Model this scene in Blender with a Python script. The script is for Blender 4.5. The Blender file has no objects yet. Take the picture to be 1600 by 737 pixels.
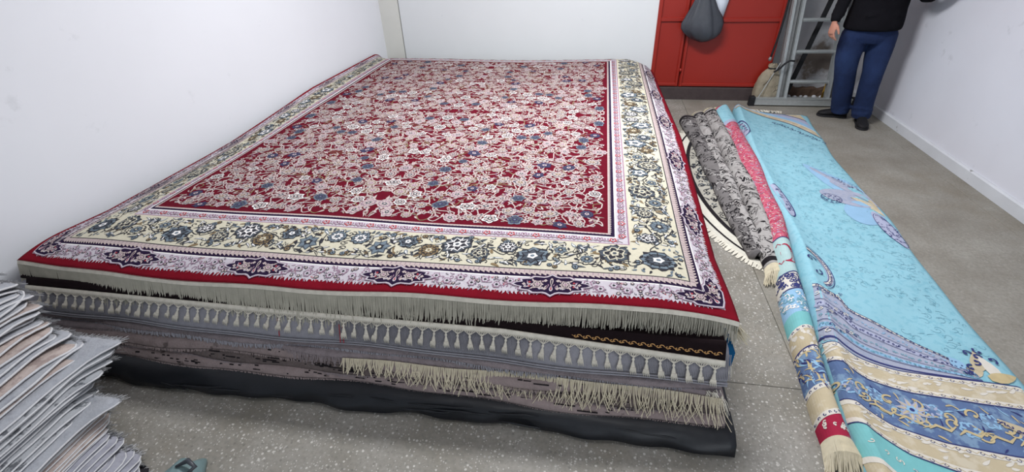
import bpy, math, random
import numpy as np
from mathutils import Vector, Matrix
random.seed(7)
PI = math.pi
C = bpy.context.scene.collection
sc = bpy.context.scene

# ------------------------------------------------------------------ camera
Rw = ((0.98593544, 0.06271348, -0.1549139), (0.16380233, -0.54656493, 0.82124027), (-0.03316767, -0.83506515, -0.54915035))
cd = bpy.data.cameras.new('camera'); cam = bpy.data.objects.new('camera', cd); C.objects.link(cam)
M = Matrix(((Rw[0][0], -Rw[0][1], -Rw[0][2], 0.0), (Rw[1][0], -Rw[1][1], -Rw[1][2], 0.0), (Rw[2][0], -Rw[2][1], -Rw[2][2], 1.68), (0, 0, 0, 1)))
cam.matrix_world = M
cd.sensor_width = 36.0; cd.lens = 737.0 / 1600 * 36; cd.clip_start = 0.05
sc.camera = cam

# ------------------------------------------------------------------ world, lights, exposure
w = bpy.data.worlds.new('world'); sc.world = w; w.use_nodes = True
w.node_tree.nodes['Background'].inputs[0].default_value = (0.78, 0.88, 1.0, 1)
w.node_tree.nodes['Background'].inputs[1].default_value = 0.5

def area(name, loc, sx, sy, power, col, rot=(0, 0, 0)):
    l = bpy.data.lights.new(name, 'AREA'); l.shape = 'RECTANGLE'; l.size = sx; l.size_y = sy; l.energy = power; l.color = col
    o = bpy.data.objects.new(name, l); o.location = loc; o.rotation_euler = rot; C.objects.link(o); return o
area('ceiling_lamp_light', (-0.1, 3.2, 2.93), 1.5, 0.35, 128, (0.97, 0.985, 1.0))
area('ceiling_lamp_light', (-0.1, 0.6, 2.93), 1.5, 0.35, 12, (0.97, 0.985, 1.0))
area('shop_front_daylight', (1.7, -1.9, 1.6), 1.8, 1.9, 27, (0.90, 0.95, 1.0), (PI / 2, 0, 0))
sc.view_settings.view_transform = 'Standard'; sc.view_settings.look = 'None'
sc.view_settings.exposure = 0.0; sc.view_settings.gamma = 1.0; sc.view_settings.use_curve_mapping = False

# ------------------------------------------------------------------ materials
def lin(c):
    return tuple(((x / 255) / 12.92 if x / 255 <= 0.04045 else ((x / 255 + 0.055) / 1.055) ** 2.4) for x in c)
MATS = {}
def mat(name, col, rough=0.9, var=0.12, scale=30.0, bump=0.0, bscale=200.0, metal=0.0, col2=None, scale2=4.0, amt2=0.0, spec=0.3, sheen=0.0, thr=None):
    """principled; colour varied by noise; optional second colour in broad patches (col2)"""
    if name in MATS: return MATS[name]
    m = bpy.data.materials.new(name); m.use_nodes = True; nt = m.node_tree; N = nt.nodes; L = nt.links
    b = N['Principled BSDF']; b.inputs['Roughness'].default_value = rough; b.inputs['Metallic'].default_value = metal
    b.inputs['Specular IOR Level'].default_value = 0.08 if rough > 0.93 else spec
    if sheen: b.inputs['Sheen Weight'].default_value = sheen
    tc = N.new('ShaderNodeTexCoord')
    n = N.new('ShaderNodeTexNoise'); n.inputs['Scale'].default_value = scale; n.inputs['Detail'].default_value = 4
    L.new(tc.outputs['Object'], n.inputs['Vector'])
    c = lin(col)
    mx = N.new('ShaderNodeMix'); mx.data_type = 'RGBA'
    mx.inputs[6].default_value = tuple(x * (1 - var) for x in c) + (1,); mx.inputs[7].default_value = tuple(min(1, x * (1 + var)) for x in c) + (1,)
    r = N.new('ShaderNodeMapRange'); r.inputs[1].default_value = 0.3; r.inputs[2].default_value = 0.7
    L.new(n.outputs['Fac'], r.inputs[0]); L.new(r.outputs[0], mx.inputs[0]); out = mx.outputs[2]
    if col2 is not None:
        n2 = N.new('ShaderNodeTexNoise'); n2.inputs['Scale'].default_value = scale2; n2.inputs['Detail'].default_value = 5; n2.inputs['Roughness'].default_value = 0.6
        L.new(tc.outputs['Object'], n2.inputs['Vector'])
        r2 = N.new('ShaderNodeMapRange')
        t = thr or (0.5, 0.7); r2.inputs[1].default_value = t[0]; r2.inputs[2].default_value = t[1]; r2.inputs[4].default_value = amt2
        L.new(n2.outputs['Fac'], r2.inputs[0])
        m2 = N.new('ShaderNodeMix'); m2.data_type = 'RGBA'; m2.inputs[7].default_value = lin(col2) + (1,)
        L.new(r2.outputs[0], m2.inputs[0]); L.new(out, m2.inputs[6]); out = m2.outputs[2]
    L.new(out, b.inputs['Base Color'])
    if bump:
        nb = N.new('ShaderNodeTexNoise'); nb.inputs['Scale'].default_value = bscale; nb.inputs['Detail'].default_value = 3
        L.new(tc.outputs['Object'], nb.inputs['Vector'])
        bp = N.new('ShaderNodeBump'); bp.inputs['Strength'].default_value = bump; bp.inputs['Distance'].default_value = 0.01
        L.new(nb.outputs['Fac'], bp.inputs['Height']); L.new(bp.outputs['Normal'], b.inputs['Normal'])
    MATS[name] = m; return m

def terrazzo(name, base, dark, chip, chipamt, brown):
    m = bpy.data.materials.new(name); m.use_nodes = True; nt = m.node_tree; N = nt.nodes; L = nt.links
    b = N['Principled BSDF']; b.inputs['Roughness'].default_value = 0.62; b.inputs['Specular IOR Level'].default_value = 0.3
    g = N.new('ShaderNodeNewGeometry')
    def noise(s, d=4, rg=0.55):
        n = N.new('ShaderNodeTexNoise'); n.inputs['Scale'].default_value = s; n.inputs['Detail'].default_value = d; n.inputs['Roughness'].default_value = rg
        L.new(g.outputs['Position'], n.inputs['Vector']); return n.outputs['Fac']
    def rng(f, a, c, lo=0.0, hi=1.0):
        r = N.new('ShaderNodeMapRange'); r.inputs[1].default_value = a; r.inputs[2].default_value = c; r.inputs[3].default_value = lo; r.inputs[4].default_value = hi
        L.new(f, r.inputs[0]); return r.outputs[0]
    def mix(f, a, c):
        x = N.new('ShaderNodeMix'); x.data_type = 'RGBA'
        L.new(f, x.inputs[0])
        for i, v in ((6, a), (7, c)):
            if isinstance(v, tuple): x.inputs[i].default_value = lin(v) + (1,)
            else: L.new(v, x.inputs[i])
        return x.outputs[2]
    c = mix(rng(noise(3.2, 6), 0.35, 0.68), base, dark)
    c = mix(rng(noise(60, 3), 0.4, 0.7, 0, 0.45), c, tuple(int(x * 0.72) for x in base))
    c = mix(rng(noise(1.3, 5, 0.65), 0.53, 0.72, 0, 0.55), c, brown)
    for s, th, amt in ((55, 0.22, chipamt), (105, 0.24, chipamt * 0.8)):
        v = N.new('ShaderNodeTexVoronoi'); v.inputs['Scale'].default_value = s; L.new(g.outputs['Position'], v.inputs['Vector'])
        sep = N.new('ShaderNodeSeparateColor'); L.new(v.outputs['Color'], sep.inputs[0])
        near = rng(v.outputs['Distance'], th, th + 0.1, 1, 0)
        pick = rng(sep.outputs[0], 0.62, 0.66, 0, amt)
        mu = N.new('ShaderNodeMath'); mu.operation = 'MULTIPLY'; L.new(near, mu.inputs[0]); L.new(pick, mu.inputs[1])
        c = mix(mu.outputs[0], c, chip)
        pickd = rng(sep.outputs[1], 0.80, 0.84, 0, amt * 0.6)
        mu = N.new('ShaderNodeMath'); mu.operation = 'MULTIPLY'; L.new(near, mu.inputs[0]); L.new(pickd, mu.inputs[1])
        c = mix(mu.outputs[0], c, tuple(int(x * 0.55) for x in base))
    L.new(c, b.inputs['Base Color']); return m

MT = {
 'wall': mat('painted_plaster', (228, 230, 235), 0.85, 0.012, 2.0, 0.05, 14, col2=(196, 199, 203), scale2=5.0, amt2=0.55, thr=(0.66, 0.78)),
 'wall_b': mat('painted_plaster_back', (219, 222, 224), 0.85, 0.01, 3.0, 0.03, 20, col2=(196, 199, 203), scale2=9.0, amt2=0.5, thr=(0.70, 0.78)),
 'wall_r': mat('painted_plaster_right', (216, 216, 224), 0.85, 0.03, 2.0, 0.05, 14, col2=(165, 166, 172), scale2=6.0, amt2=0.6, thr=(0.64, 0.76)),
 'stain': mat('stained_plaster', (196, 196, 198), 0.9, 0.05, 4.0, 0.1, 20, col2=(110, 98, 84), scale2=4.0, amt2=0.9, thr=(0.47, 0.62)),
 'skirt': mat('skirting_paint', (205, 207, 212), 0.7, 0.05, 6.0, 0.1, 30, col2=(120, 118, 114), scale2=14.0, amt2=0.8, thr=(0.66, 0.72)),
 'ceiling': mat('ceiling_paint', (228, 228, 228), 0.9, 0.02),
 'red_door': mat('red_door_paint', (148, 36, 25), 0.42, 0.05, 2.5, 0.03, 40, spec=0.4),
 'dark_stone': mat('dark_stone_sill', (72, 62, 62), 0.8, 0.12, 25, 0.1, 60),
 'crimson': mat('crimson_wool', (94, 13, 31), 0.95, 0.12, 40, 0.15, 500),
 'crimson_band': mat('crimson_edge_wool', (116, 15, 31), 0.95, 0.10, 14, 0.15, 500),
 'cream': mat('cream_wool', (198, 192, 172), 0.95, 0.06, 60, 0.1, 500),
 'pinkcream': mat('pink_cream_wool', (186, 170, 167), 0.95, 0.07, 60),
 'lilac': mat('lilac_white_wool', (192, 185, 192), 0.95, 0.06, 60, 0.1, 500),
 'navy': mat('navy_wool', (38, 26, 52), 0.95, 0.1, 60),
 'slate': mat('slate_wool', (76, 82, 90), 0.95, 0.12, 60),
 'bluegrey': mat('blue_grey_wool', (108, 120, 130), 0.95, 0.12, 60),
 'charcoal': mat('charcoal_wool', (52, 52, 58), 0.95, 0.12, 60),
 'olive': mat('olive_brown_wool', (126, 108, 82), 0.95, 0.1, 60),
 'mauve': mat('mauve_wool', (146, 116, 136), 0.95, 0.1, 60),
 'rose': mat('rose_wool', (168, 70, 76), 0.95, 0.1, 60),
 'wine': mat('wine_wool', (84, 16, 40), 0.95, 0.1, 60),
 'indigo': mat('indigo_wool', (56, 50, 86), 0.95, 0.1, 60),
 'whiteline': mat('white_wool', (232, 228, 226), 0.95, 0.03, 60),
 'fringe_grey': mat('fringe_cotton_grey', (176, 172, 158), 0.95, 0.10, 25),
 'fringe_cream': mat('fringe_cotton_cream', (206, 196, 172), 0.95, 0.1, 40),
 'fringe_ivory': mat('fringe_cotton_ivory', (216, 210, 196), 0.95, 0.1, 40),
 'black_wool': mat('black_wool', (30, 22, 24), 0.95, 0.1, 40),
 'gold': mat('gold_wool', (196, 152, 100), 0.95, 0.12, 60),
 'ribbed': mat('grey_ribbed_backing', (150, 149, 156), 0.95, 0.08, 50, 0.3, 300),
 'mauve_grey': mat('mauve_grey_pile', (138, 128, 130), 0.98, 0.14, 30, 0.5, 120),
 'taupe': mat('taupe_pile', (146, 132, 130), 0.98, 0.12, 25, 0.4, 120, col2=(60, 52, 50), scale2=16, amt2=0.6, thr=(0.64, 0.70)),
 'taupe_dark': mat('dark_taupe_pile', (104, 94, 92), 0.98, 0.14, 25, 0.5, 120),
 'tarp': mat('black_tarp_plastic', (27, 29, 34), 0.42, 0.15, 10, 0.3, 14, spec=0.4),
 'aqua': mat('aqua_fabric', (146, 194, 208), 0.95, 0.04, 7, 0.1, 400, col2=(124, 180, 197), scale2=30, amt2=0.6, thr=(0.52, 0.62)),
 'aqua_line': mat('teal_grey_fabric', (116, 164, 180), 0.95, 0.06, 40),
 'turq': mat('turquoise_fabric', (124, 188, 190), 0.95, 0.05, 20),
 'lav': mat('lavender_fabric', (164, 168, 186), 0.95, 0.06, 14, col2=(146, 156, 180), scale2=30, amt2=0.7, thr=(0.5, 0.62)),
 'lavgrey': mat('lavender_grey_fabric', (168, 172, 196), 0.95, 0.06, 14),
 'lavblue': mat('pale_blue_fabric', (146, 184, 214), 0.95, 0.05, 14),
 'beige': mat('beige_fabric', (192, 178, 150), 0.95, 0.06, 14, col2=(210, 200, 180), scale2=18, amt2=0.7, thr=(0.5, 0.62)),
 'offwhite': mat('off_white_fabric', (216, 210, 200), 0.95, 0.05, 30),
 'blue': mat('blue_fabric', (94, 114, 152), 0.95, 0.08, 14, col2=(130, 156, 182), scale2=22, amt2=0.85, thr=(0.5, 0.6)),
 'dkblue': mat('dark_blue_fabric', (58, 62, 112), 0.95, 0.08, 30),
 'goldtan': mat('gold_tan_fabric', (196, 178, 138), 0.95, 0.06, 30),
 'pink': mat('pink_fabric', (184, 84, 106), 0.95, 0.08, 20, 0.1, 300, col2=(204, 130, 144), scale2=60, amt2=0.7, thr=(0.52, 0.6)),
 'raspberry': mat('raspberry_fabric', (164, 44, 70), 0.95, 0.08, 20),
 'palegreen': mat('pale_grey_green_fabric', (170, 196, 196), 0.95, 0.05, 20),
 'dk_rug': mat('dark_grey_rug', (112, 108, 108), 0.97, 0.12, 12, 0.2, 200, col2=(120, 116, 116), scale2=10, amt2=0.8),
 'md_rug': mat('mid_grey_rug', (168, 164, 162), 0.97, 0.12, 12, 0.2, 200, col2=(112, 104, 104), scale2=12, amt2=0.8),
 'blk_line': mat('black_rug_line', (36, 33, 36), 0.97, 0.1, 20),
 'lt_line': mat('pale_rug_line', (178, 174, 172), 0.97, 0.1, 20),
 'round_bg': mat('round_rug_grey', (164, 160, 150), 0.97, 0.08, 30),
 'round_cream': mat('round_rug_cream', (206, 202, 190), 0.97, 0.05, 30),
 'alu': mat('brushed_aluminium', (186, 190, 190), 0.42, 0.06, 40, metal=0.6),
 'alu_d': mat('dull_aluminium', (142, 142, 142), 0.5, 0.06, 40, metal=0.5),
 'rubber': mat('black_rubber', (34, 34, 37), 0.7, 0.1, 40),
 'bagplastic': mat('black_bag_plastic', (60, 63, 70), 0.38, 0.08, 20, 0.15, 30, spec=0.5),
 'paper': mat('white_paper', (214, 220, 232), 0.8, 0.01),
 'sackcloth': mat('beige_sackcloth', (150, 140, 122), 0.95, 0.15, 20, 0.4, 90),
 'wood': mat('weathered_brown_wood', (92, 74, 62), 0.9, 0.2, 12, 0.3, 60),
 'skin': mat('skin', (186, 132, 112), 0.6, 0.05, 30, col2=(196, 120, 104), scale2=30, amt2=0.5),
 'denim': mat('blue_denim', (24, 38, 72), 0.9, 0.18, 10, 0.3, 60, col2=(38, 57, 96), scale2=3.2, amt2=0.6, thr=(0.5, 0.7)),
 'hoodie': mat('black_fleece', (22, 21, 25), 0.95, 0.1, 10, 0.3, 20),
 'shoe': mat('black_shoe_leather', (24, 23, 26), 0.7, 0.1, 20),
 'hair': mat('dark_hair', (34, 26, 22), 0.7, 0.1, 40),
 'eyew': mat('eye_white', (220, 216, 210), 0.3, 0.0),
 'yellow': mat('yellow_paint', (170, 136, 62), 0.6, 0.06, 20),
 'tealbag': mat('teal_grey_plastic', (110, 132, 134), 0.5, 0.1, 14, 0.4, 20, spec=0.5),
 'lampwhite': mat('lamp_housing', (230, 230, 230), 0.6, 0.0),
}

# ------------------------------------------------------------------ helpers
def tag(o, label=None, cat=None, group=None, kind=None):
    if label: o['label'] = label
    if cat: o['category'] = cat
    if group: o['group'] = group
    if kind: o['kind'] = kind
    return o
def thing(name, label, cat, loc=(0, 0, 0), group=None):
    o = bpy.data.objects.new(name, None); C.objects.link(o); o.location = loc; o.empty_display_size = 0.05
    return tag(o, label, cat, group)
def link(name, me, parent=None, smooth=True):
    o = bpy.data.objects.new(name, me); C.objects.link(o)
    if smooth: me.polygons.foreach_set('use_smooth', [True] * len(me.polygons))
    if parent is not None:
        o.parent = parent; o.location = -Vector(parent.location) if parent.parent is None else Vector((0, 0, 0))
    return o
# every part mesh is written in world coordinates; a part's location cancels its thing's offset

class MB:
    def __init__(s): s.v = []; s.f = []; s.m = []; s.mi = 0
    def add(s, vs, fs):
        b = len(s.v); s.v += [tuple(x) for x in vs]
        for f in fs: s.f.append(tuple(i + b for i in f)); s.m.append(s.mi)
    def box(s, x0, x1, y0, y1, z0, z1, T=None):
        vs = [(x, y, z) for z in (z0, z1) for y in (y0, y1) for x in (x0, x1)]
        if T: vs = [T @ Vector(v) for v in vs]
        s.add(vs, [(0, 2, 3, 1), (4, 5, 7, 6), (0, 1, 5, 4), (2, 6, 7, 3), (0, 4, 6, 2), (1, 3, 7, 5)])
    def bar(s, p, q, wx, wy, side=(0, 1, 0)):
        p = Vector(p); q = Vector(q); d = (q - p).normalized(); a = Vector(side); a = (a - d * a.dot(d)).normalized(); b = d.cross(a)
        vs = [e + a * (i * wy / 2) + b * (j * wx / 2) for e in (p, q) for i, j in ((-1, -1), (1, -1), (1, 1), (-1, 1))]
        s.add(vs, [(0, 1, 2, 3), (7, 6, 5, 4), (0, 4, 5, 1), (1, 5, 6, 2), (2, 6, 7, 3), (3, 7, 4, 0)])
    def tube(s, pts, r, n=8, cap=True, sx=1.0, up=(0, 0, 1)):
        pts = [Vector(p) for p in pts]; rs = r if isinstance(r, (list, tuple)) else [r] * len(pts)
        vs = []; fs = []; k = len(pts)
        for i, p in enumerate(pts):
            d = (pts[min(i + 1, k - 1)] - pts[max(i - 1, 0)]).normalized()
            u = Vector(up); u = u - d * u.dot(d)
            if u.length < 1e-3: u = Vector((1, 0, 0)) - d * d.x
            u.normalize(); w_ = d.cross(u)
            for j in range(n):
                a = 2 * PI * j / n
                vs.append(p + w_ * (math.cos(a) * rs[i] * sx) + u * (math.sin(a) * rs[i]))
        for i in range(k - 1):
            for j in range(n): fs.append((i * n + j, i * n + (j + 1) % n, (i + 1) * n + (j + 1) % n, (i + 1) * n + j))
        if cap: fs.append(tuple(range(n - 1, -1, -1))); fs.append(tuple((k - 1) * n + j for j in range(n)))
        s.add(vs, fs)
    def rings(s, rings, cap=True):
        n = len(rings[0]); vs = [v for r in rings for v in r]; fs = []
        for i in range(len(rings) - 1):
            for j in range(n): fs.append((i * n + j, i * n + (j + 1) % n, (i + 1) * n + (j + 1) % n, (i + 1) * n + j))
        if cap: fs.append(tuple(range(n - 1, -1, -1))); fs.append(tuple((len(rings) - 1) * n + j for j in range(n)))
        s.add(vs, fs)
    def grid(s, P, mi=None):
        """P[i][j] points; open sheet"""
        a = len(P); b = len(P[0]); base = len(s.v)
        for r in P: s.v += [tuple(x) for x in r]
        for i in range(a - 1):
            for j in range(b - 1):
                s.f.append((base + i * b + j, base + i * b + j + 1, base + (i + 1) * b + j + 1, base + (i + 1) * b + j)); s.m.append(s.mi if mi is None else mi(i, j))
    def mesh(s, name, mats):
        me = bpy.data.meshes.new(name); me.from_pydata(s.v, [], s.f)
        for m_ in (mats if isinstance(mats, (list, tuple)) else [mats]): me.materials.append(m_)
        if any(s.m): me.polygons.foreach_set('material_index', s.m)
        me.update(); return me
    def build(s, name, mats, parent=None, smooth=False):
        return link(name, s.mesh(name, mats), parent, smooth)
def solid_sheet(P, Q, mb):
    """closed body between upper sheet P and lower sheet Q (same size)"""
    a = len(P); b = len(P[0]); base = len(mb.v)
    for r in P: mb.v += [tuple(x) for x in r]
    for r in Q: mb.v += [tuple(x) for x in r]
    o = a * b
    def F(*q): mb.f.append(tuple(base + i for i in q)); mb.m.append(mb.mi)
    for i in range(a - 1):
        for j in range(b - 1):
            F(i * b + j, i * b + j + 1, (i + 1) * b + j + 1, (i + 1) * b + j)
            F(o + i * b + j, o + (i + 1) * b + j, o + (i + 1) * b + j + 1, o + i * b + j + 1)
    for i in range(a - 1):
        F(i * b, (i + 1) * b, o + (i + 1) * b, o + i * b); F(i * b + b - 1, o + i * b + b - 1, o + (i + 1) * b + b - 1, (i + 1) * b + b - 1)
    for j in range(b - 1):
        F(j, o + j, o + j + 1, j + 1); F((a - 1) * b + j, (a - 1) * b + j + 1, o + (a - 1) * b + j + 1, o + (a - 1) * b + j)
def struct(name, mb, m, parent=None, smooth=False):
    o = mb.build(name, m, parent, smooth)
    if parent is None: o['kind'] = 'structure'
    return o
def interp(x, pts):
    xs = [p[0] for p in pts]; ys = [p[1] for p in pts]
    if xs[0] > xs[-1]: xs = xs[::-1]; ys = ys[::-1]
    return float(np.interp(x, xs, ys))
def catmull(pts, n):
    pts = [Vector(p) for p in pts]; out = []
    P = [2 * pts[0] - pts[1]] + pts + [2 * pts[-1] - pts[-2]]
    for i in range(1, len(P) - 2):
        for k in range(n):
            t = k / n; a, b, c, d = P[i - 1], P[i], P[i + 1], P[i + 2]
            out.append(0.5 * ((2 * b) + (c - a) * t + (2 * a - 5 * b + 4 * c - d) * t * t + (3 * b - a - 3 * c + d) * t ** 3))
    out.append(pts[-1]); return out

# ------------------------------------------------------------------ woven pattern: flat raised motifs laid on a curved pile surface
class Pattern:
    def __init__(s): s.uv = []; s.lay = []; s.f = []; s.m = []
    def poly_fan(s, c, ring, m, lay):
        b = len(s.uv); s.uv.append(c); s.uv += ring; s.lay += [lay] * (len(ring) + 1); n = len(ring)
        for i in range(n): s.f.append((b, b + 1 + i, b + 1 + (i + 1) % n)); s.m.append(m)
    def blob(s, c, r, m, lay, lobes=0, amp=0.0, n=16, rot=0.0, asp=1.0, ph=0.0):
        ring = []; ca = math.cos(rot); sa = math.sin(rot)
        for i in range(n):
            t = 2 * PI * i / n; q = r * (1 + amp * math.cos(lobes * t + ph)); x = q * math.cos(t) * asp; y = q * math.sin(t)
            ring.append((c[0] + x * ca - y * sa, c[1] + x * sa + y * ca))
        s.poly_fan(c, ring, m, lay)
    def strip(s, pts, w, m, lay):
        n = len(pts); b = len(s.uv)
        for i, p in enumerate(pts):
            a = pts[max(i - 1, 0)]; c = pts[min(i + 1, n - 1)]; dx, dy = c[0] - a[0], c[1] - a[1]; d = math.hypot(dx, dy) or 1
            ww = (w[i] if isinstance(w, (list, tuple)) else w) / 2
            s.uv.append((p[0] - dy / d * ww, p[1] + dx / d * ww)); s.uv.append((p[0] + dy / d * ww, p[1] - dx / d * ww)); s.lay += [lay, lay]
        for i in range(n - 1): s.f.append((b + 2 * i, b + 2 * i + 1, b + 2 * i + 3, b + 2 * i + 2)); s.m.append(m)
    def band(s, A, B, m, lay, sub=1):
        n = len(A); b = len(s.uv)
        for i in range(n):
            for k in range(sub + 1):
                t = k / sub; s.uv.append((A[i][0] * (1 - t) + B[i][0] * t, A[i][1] * (1 - t) + B[i][1] * t)); s.lay.append(lay)
        q = sub + 1
        for i in range(n - 1):
            for k in range(sub): s.f.append((b + i * q + k, b + i * q + k + 1, b + (i + 1) * q + k + 1, b + (i + 1) * q + k)); s.m.append(m)
    def leaf(s, c, L_, W_, rot, m, lay, curl=0.25, m2=None):
        pts = []; ca = math.cos(rot); sa = math.sin(rot); ws = []
        for i in range(6):
            t = i / 5; x = L_ * t; y = curl * L_ * t * t
            pts.append((c[0] + x * ca - y * sa, c[1] + x * sa + y * ca)); ws.append(max(0.0006, W_ * math.sin(PI * (0.08 + 0.92 * t) ** 0.75)))
        s.strip(pts, ws, m, lay)
        if m2 is not None: s.strip(pts[1:5], [x * 0.42 for x in ws[1:5]], m2, lay + 1)
    def spiral(s, c, r, rot, turn, w_, m, lay, sgn=1, n=12):
        pts = []
        for i in range(n):
            t = i / (n - 1); a = rot + sgn * turn * t; q = r * (1 - 0.8 * t); pts.append((c[0] + q * math.cos(a), c[1] + q * math.sin(a)))
        s.strip(pts, [w_ * (1 - 0.4 * i / n) for i in range(n)], m, lay); s.blob(pts[-1], w_ * 0.9, m, lay, n=6)
    def mesh(s, name, S, mats, e0=0.0014, de=0.0005):
        uv = np.array(s.uv); lay = np.array(s.lay); xyz = S(uv[:, 0], uv[:, 1], e0 + de * lay)
        me = bpy.data.meshes.new(name); me.from_pydata(xyz.tolist(), [], s.f)
        for m_ in mats: me.materials.append(MT[m_])
        me.polygons.foreach_set('material_index', s.m); me.update(); return me
def offset_surface(S0):
    """wrap S0(u,v)->xyz arrays into S(u,v,eps) with offset along the upward normal"""
    def S(u, v, e):
        u = np.asarray(u, float); v = np.asarray(v, float); h = 0.004
        p = S0(u, v); du = S0(u + h, v) - S0(u - h, v); dv = S0(u, v + h) - S0(u, v - h)
        n = np.cross(du, dv); n /= np.maximum(np.linalg.norm(n, axis=1, keepdims=True), 1e-9)
        return p + n * np.asarray(e)[..., None] if np.ndim(e) else p + n * e
    return S

# palette indices are positions in PAL
PAL = ['pinkcream', 'wine', 'slate', 'navy', 'whiteline', 'bluegrey', 'charcoal', 'olive', 'mauve', 'rose', 'indigo', 'cream', 'crimson_band', 'lilac', 'crimson', 'gold']
pi = {n: i for i, n in enumerate(PAL)}
def flower(P, c, r, cols, lay=1, kind=0, rot=0.0, asp=1.0, n=20):
    """outline, ring, inner petals, heart, seed"""
    o, ring, inner, heart = cols
    lobes = (8, 5, 10, 6)[kind % 4]; amp = (0.12, 0.16, 0.10, 0.2)[kind % 4]
    P.blob(c, r, o, lay, lobes, amp, n, rot, asp)
    P.blob(c, r * 0.76, ring, lay + 1, lobes, amp * 1.1, n, rot, asp)
    P.blob(c, r * 0.64, inner, lay + 2, lobes, amp * 1.6, n, rot, asp)
    ca, sa = math.cos(rot), math.sin(rot)
    for k in range(lobes):
        t = 2 * PI * (k + .5) / lobes; q = []
        for f in (.36, .9):
            x = r * f * math.cos(t) * asp; y = r * f * math.sin(t); q.append((c[0] + x * ca - y * sa, c[1] + x * sa + y * ca))
        P.strip(q, [r * .05, r * .10], ring, lay + 3)
    P.blob(c, r * 0.34, heart, lay + 3, 5, 0.15, 10, rot, asp)
    P.blob(c, r * 0.16, o, lay + 4, 0, 0, 6, rot, asp)
def svine(P, a, b, w_, m, lay, bend, n=10):
    pts = []; dx, dy = b[0] - a[0], b[1] - a[1]
    for i in range(n):
        t = i / (n - 1); o = bend * math.sin(2 * PI * t); pts.append((a[0] + dx * t - dy * o, a[1] + dy * t + dx * o))
    P.strip(pts, w_, m, lay); return pts

# ================================================================== THE ROOM
def wx(y): return -2.72 + 0.069 * (y - 1.3)          # left wall face
XR = 2.74; YB = 5.47; YN = 5.92; YF = -2.1; ZC = 3.0
MT['terr'] = terrazzo('terrazzo_floor', (154, 150, 143), (126, 121, 111), (216, 212, 206), 0.6, (126, 116, 98))
MT['terr_dirty'] = terrazzo('worn_concrete_floor', (152, 148, 139), (130, 124, 114), (184, 180, 172), 0.22, (124, 114, 98))
mb = MB(); mb.box(-3.3, 3.0, YF - .2, 6.1, -0.2, -0.012); floor = struct('floor', mb, mat('floor_screed', (110, 108, 103), 0.95, 0.1))
xs = [-3.3, -2.3, 0.955, 2.60, 3.0]; ys = [YF - .2, 1.487, 6.1]
for i in range(4):
    for j in range(2):
        g = 0.0012; t = random.uniform(-0.0012, 0)
        mb = MB(); b = 0.002; x0, x1, y0, y1 = xs[i] + g, xs[i + 1] - g, ys[j] + g, ys[j + 1] - g
        mb.rings([[(x0, y0, -0.012), (x1, y0, -0.012), (x1, y1, -0.012), (x0, y1, -0.012)], [(x0, y0, t - b), (x1, y0, t - b), (x1, y1, t - b), (x0, y1, t - b)],
                  [(x0 + b, y0 + b, t), (x1 - b, y0 + b, t), (x1 - b, y1 - b, t), (x0 + b, y1 - b, t)]])
        mb.build('floor_slab', MT['terr_dirty'] if (xs[i] > 0.9 and ys[j] > 1.4) else MT['terr'], floor)

# left wall: slightly out of square; wall back; niche; right wall
mb = MB(); y0, y1 = YF, YB
mb.rings([[(wx(y0), y0, 0), (wx(y1), y1, 0), (wx(y1) - .25, y1, 0), (wx(y0) - .25, y0, 0)], [(wx(y0), y0, ZC), (wx(y1), y1, ZC), (wx(y1) - .25, y1, ZC), (wx(y0) - .25, y0, ZC)]])
struct('wall_left', mb, MT['wall'])
mb = MB(); mb.box(-2.203, 0.585, YB, YB + .15, 0, ZC); mb.box(0.585, 1.80, YB, YB + .15, 2.12, ZC); mb.box(-2.7, -2.2, YB + 0.06, YB + .15, 0, ZC); struct('wall_back', mb, MT['wall_b'])
mb = MB(); mb.box(wx(YB) - .05, -2.213, YB - 0.004, YB + .1, 0, ZC)
struct('trim_1', mb, mat('warm_white_plaster', (212, 212, 206), 0.9, 0.02, 6, 0.05, 30))
mb = MB(); mb.box(1.80, XR + .1, YN, YN + .15, 0, ZC); mb.box(1.78, 1.80, YB + .15, YN, 0, ZC); struct('wall_niche', mb, MT['stain'])
mb = MB(); mb.box(XR, XR + .2, YF, YN + .15, 0, ZC); struct('wall_right', mb, MT['wall_r'])
mb = MB(); mb.rings([[(XR - .022, YF, 0), (XR, YF, 0), (XR, YF, .088), (XR - .012, YF, .088), (XR - .022, YF, .078)],
                     [(XR - .022, YN, 0), (XR, YN, 0), (XR, YN, .088), (XR - .012, YN, .088), (XR - .022, YN, .078)]]); struct('baseboard_right', mb, MT['skirt'])
mb = MB(); mb.box(-3.3, 3.0, YF, YN + .15, ZC, ZC + .15); struct('ceiling', mb, MT['ceiling'])

# red steel door, two leaves
door = bpy.data.objects.new('door_1', None); C.objects.link(door); door.location = (1.19, YB, 0); door['kind'] = 'structure'
mb = MB(); mb.box(0.60, 0.886, YB + .01, YB + .04, 0.14, 2.1); mb.build('door_leaf', MT['red_door'], door)
mb = MB(); mb.box(0.896, 1.80, YB + .01, YB + .04, 0.14, 2.1); mb.build('door_leaf', MT['red_door'], door)
def rbar(x0, x1, z0, z1, d=0.02, nm='frame_bar'):
    mb = MB(); b = 0.005; Y0 = YB + .01
    mb.rings([[(x0, Y0, z0), (x1, Y0, z0), (x1, Y0, z1), (x0, Y0, z1)], [(x0, Y0 - d + b, z0), (x1, Y0 - d + b, z0), (x1, Y0 - d + b, z1), (x0, Y0 - d + b, z1)],
              [(x0 + b, Y0 - d, z0 + b), (x1 - b, Y0 - d, z0 + b), (x1 - b, Y0 - d, z1 - b), (x0 + b, Y0 - d, z1 - b)]])
    mb.build(nm, MT['red_door'], door)
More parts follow.
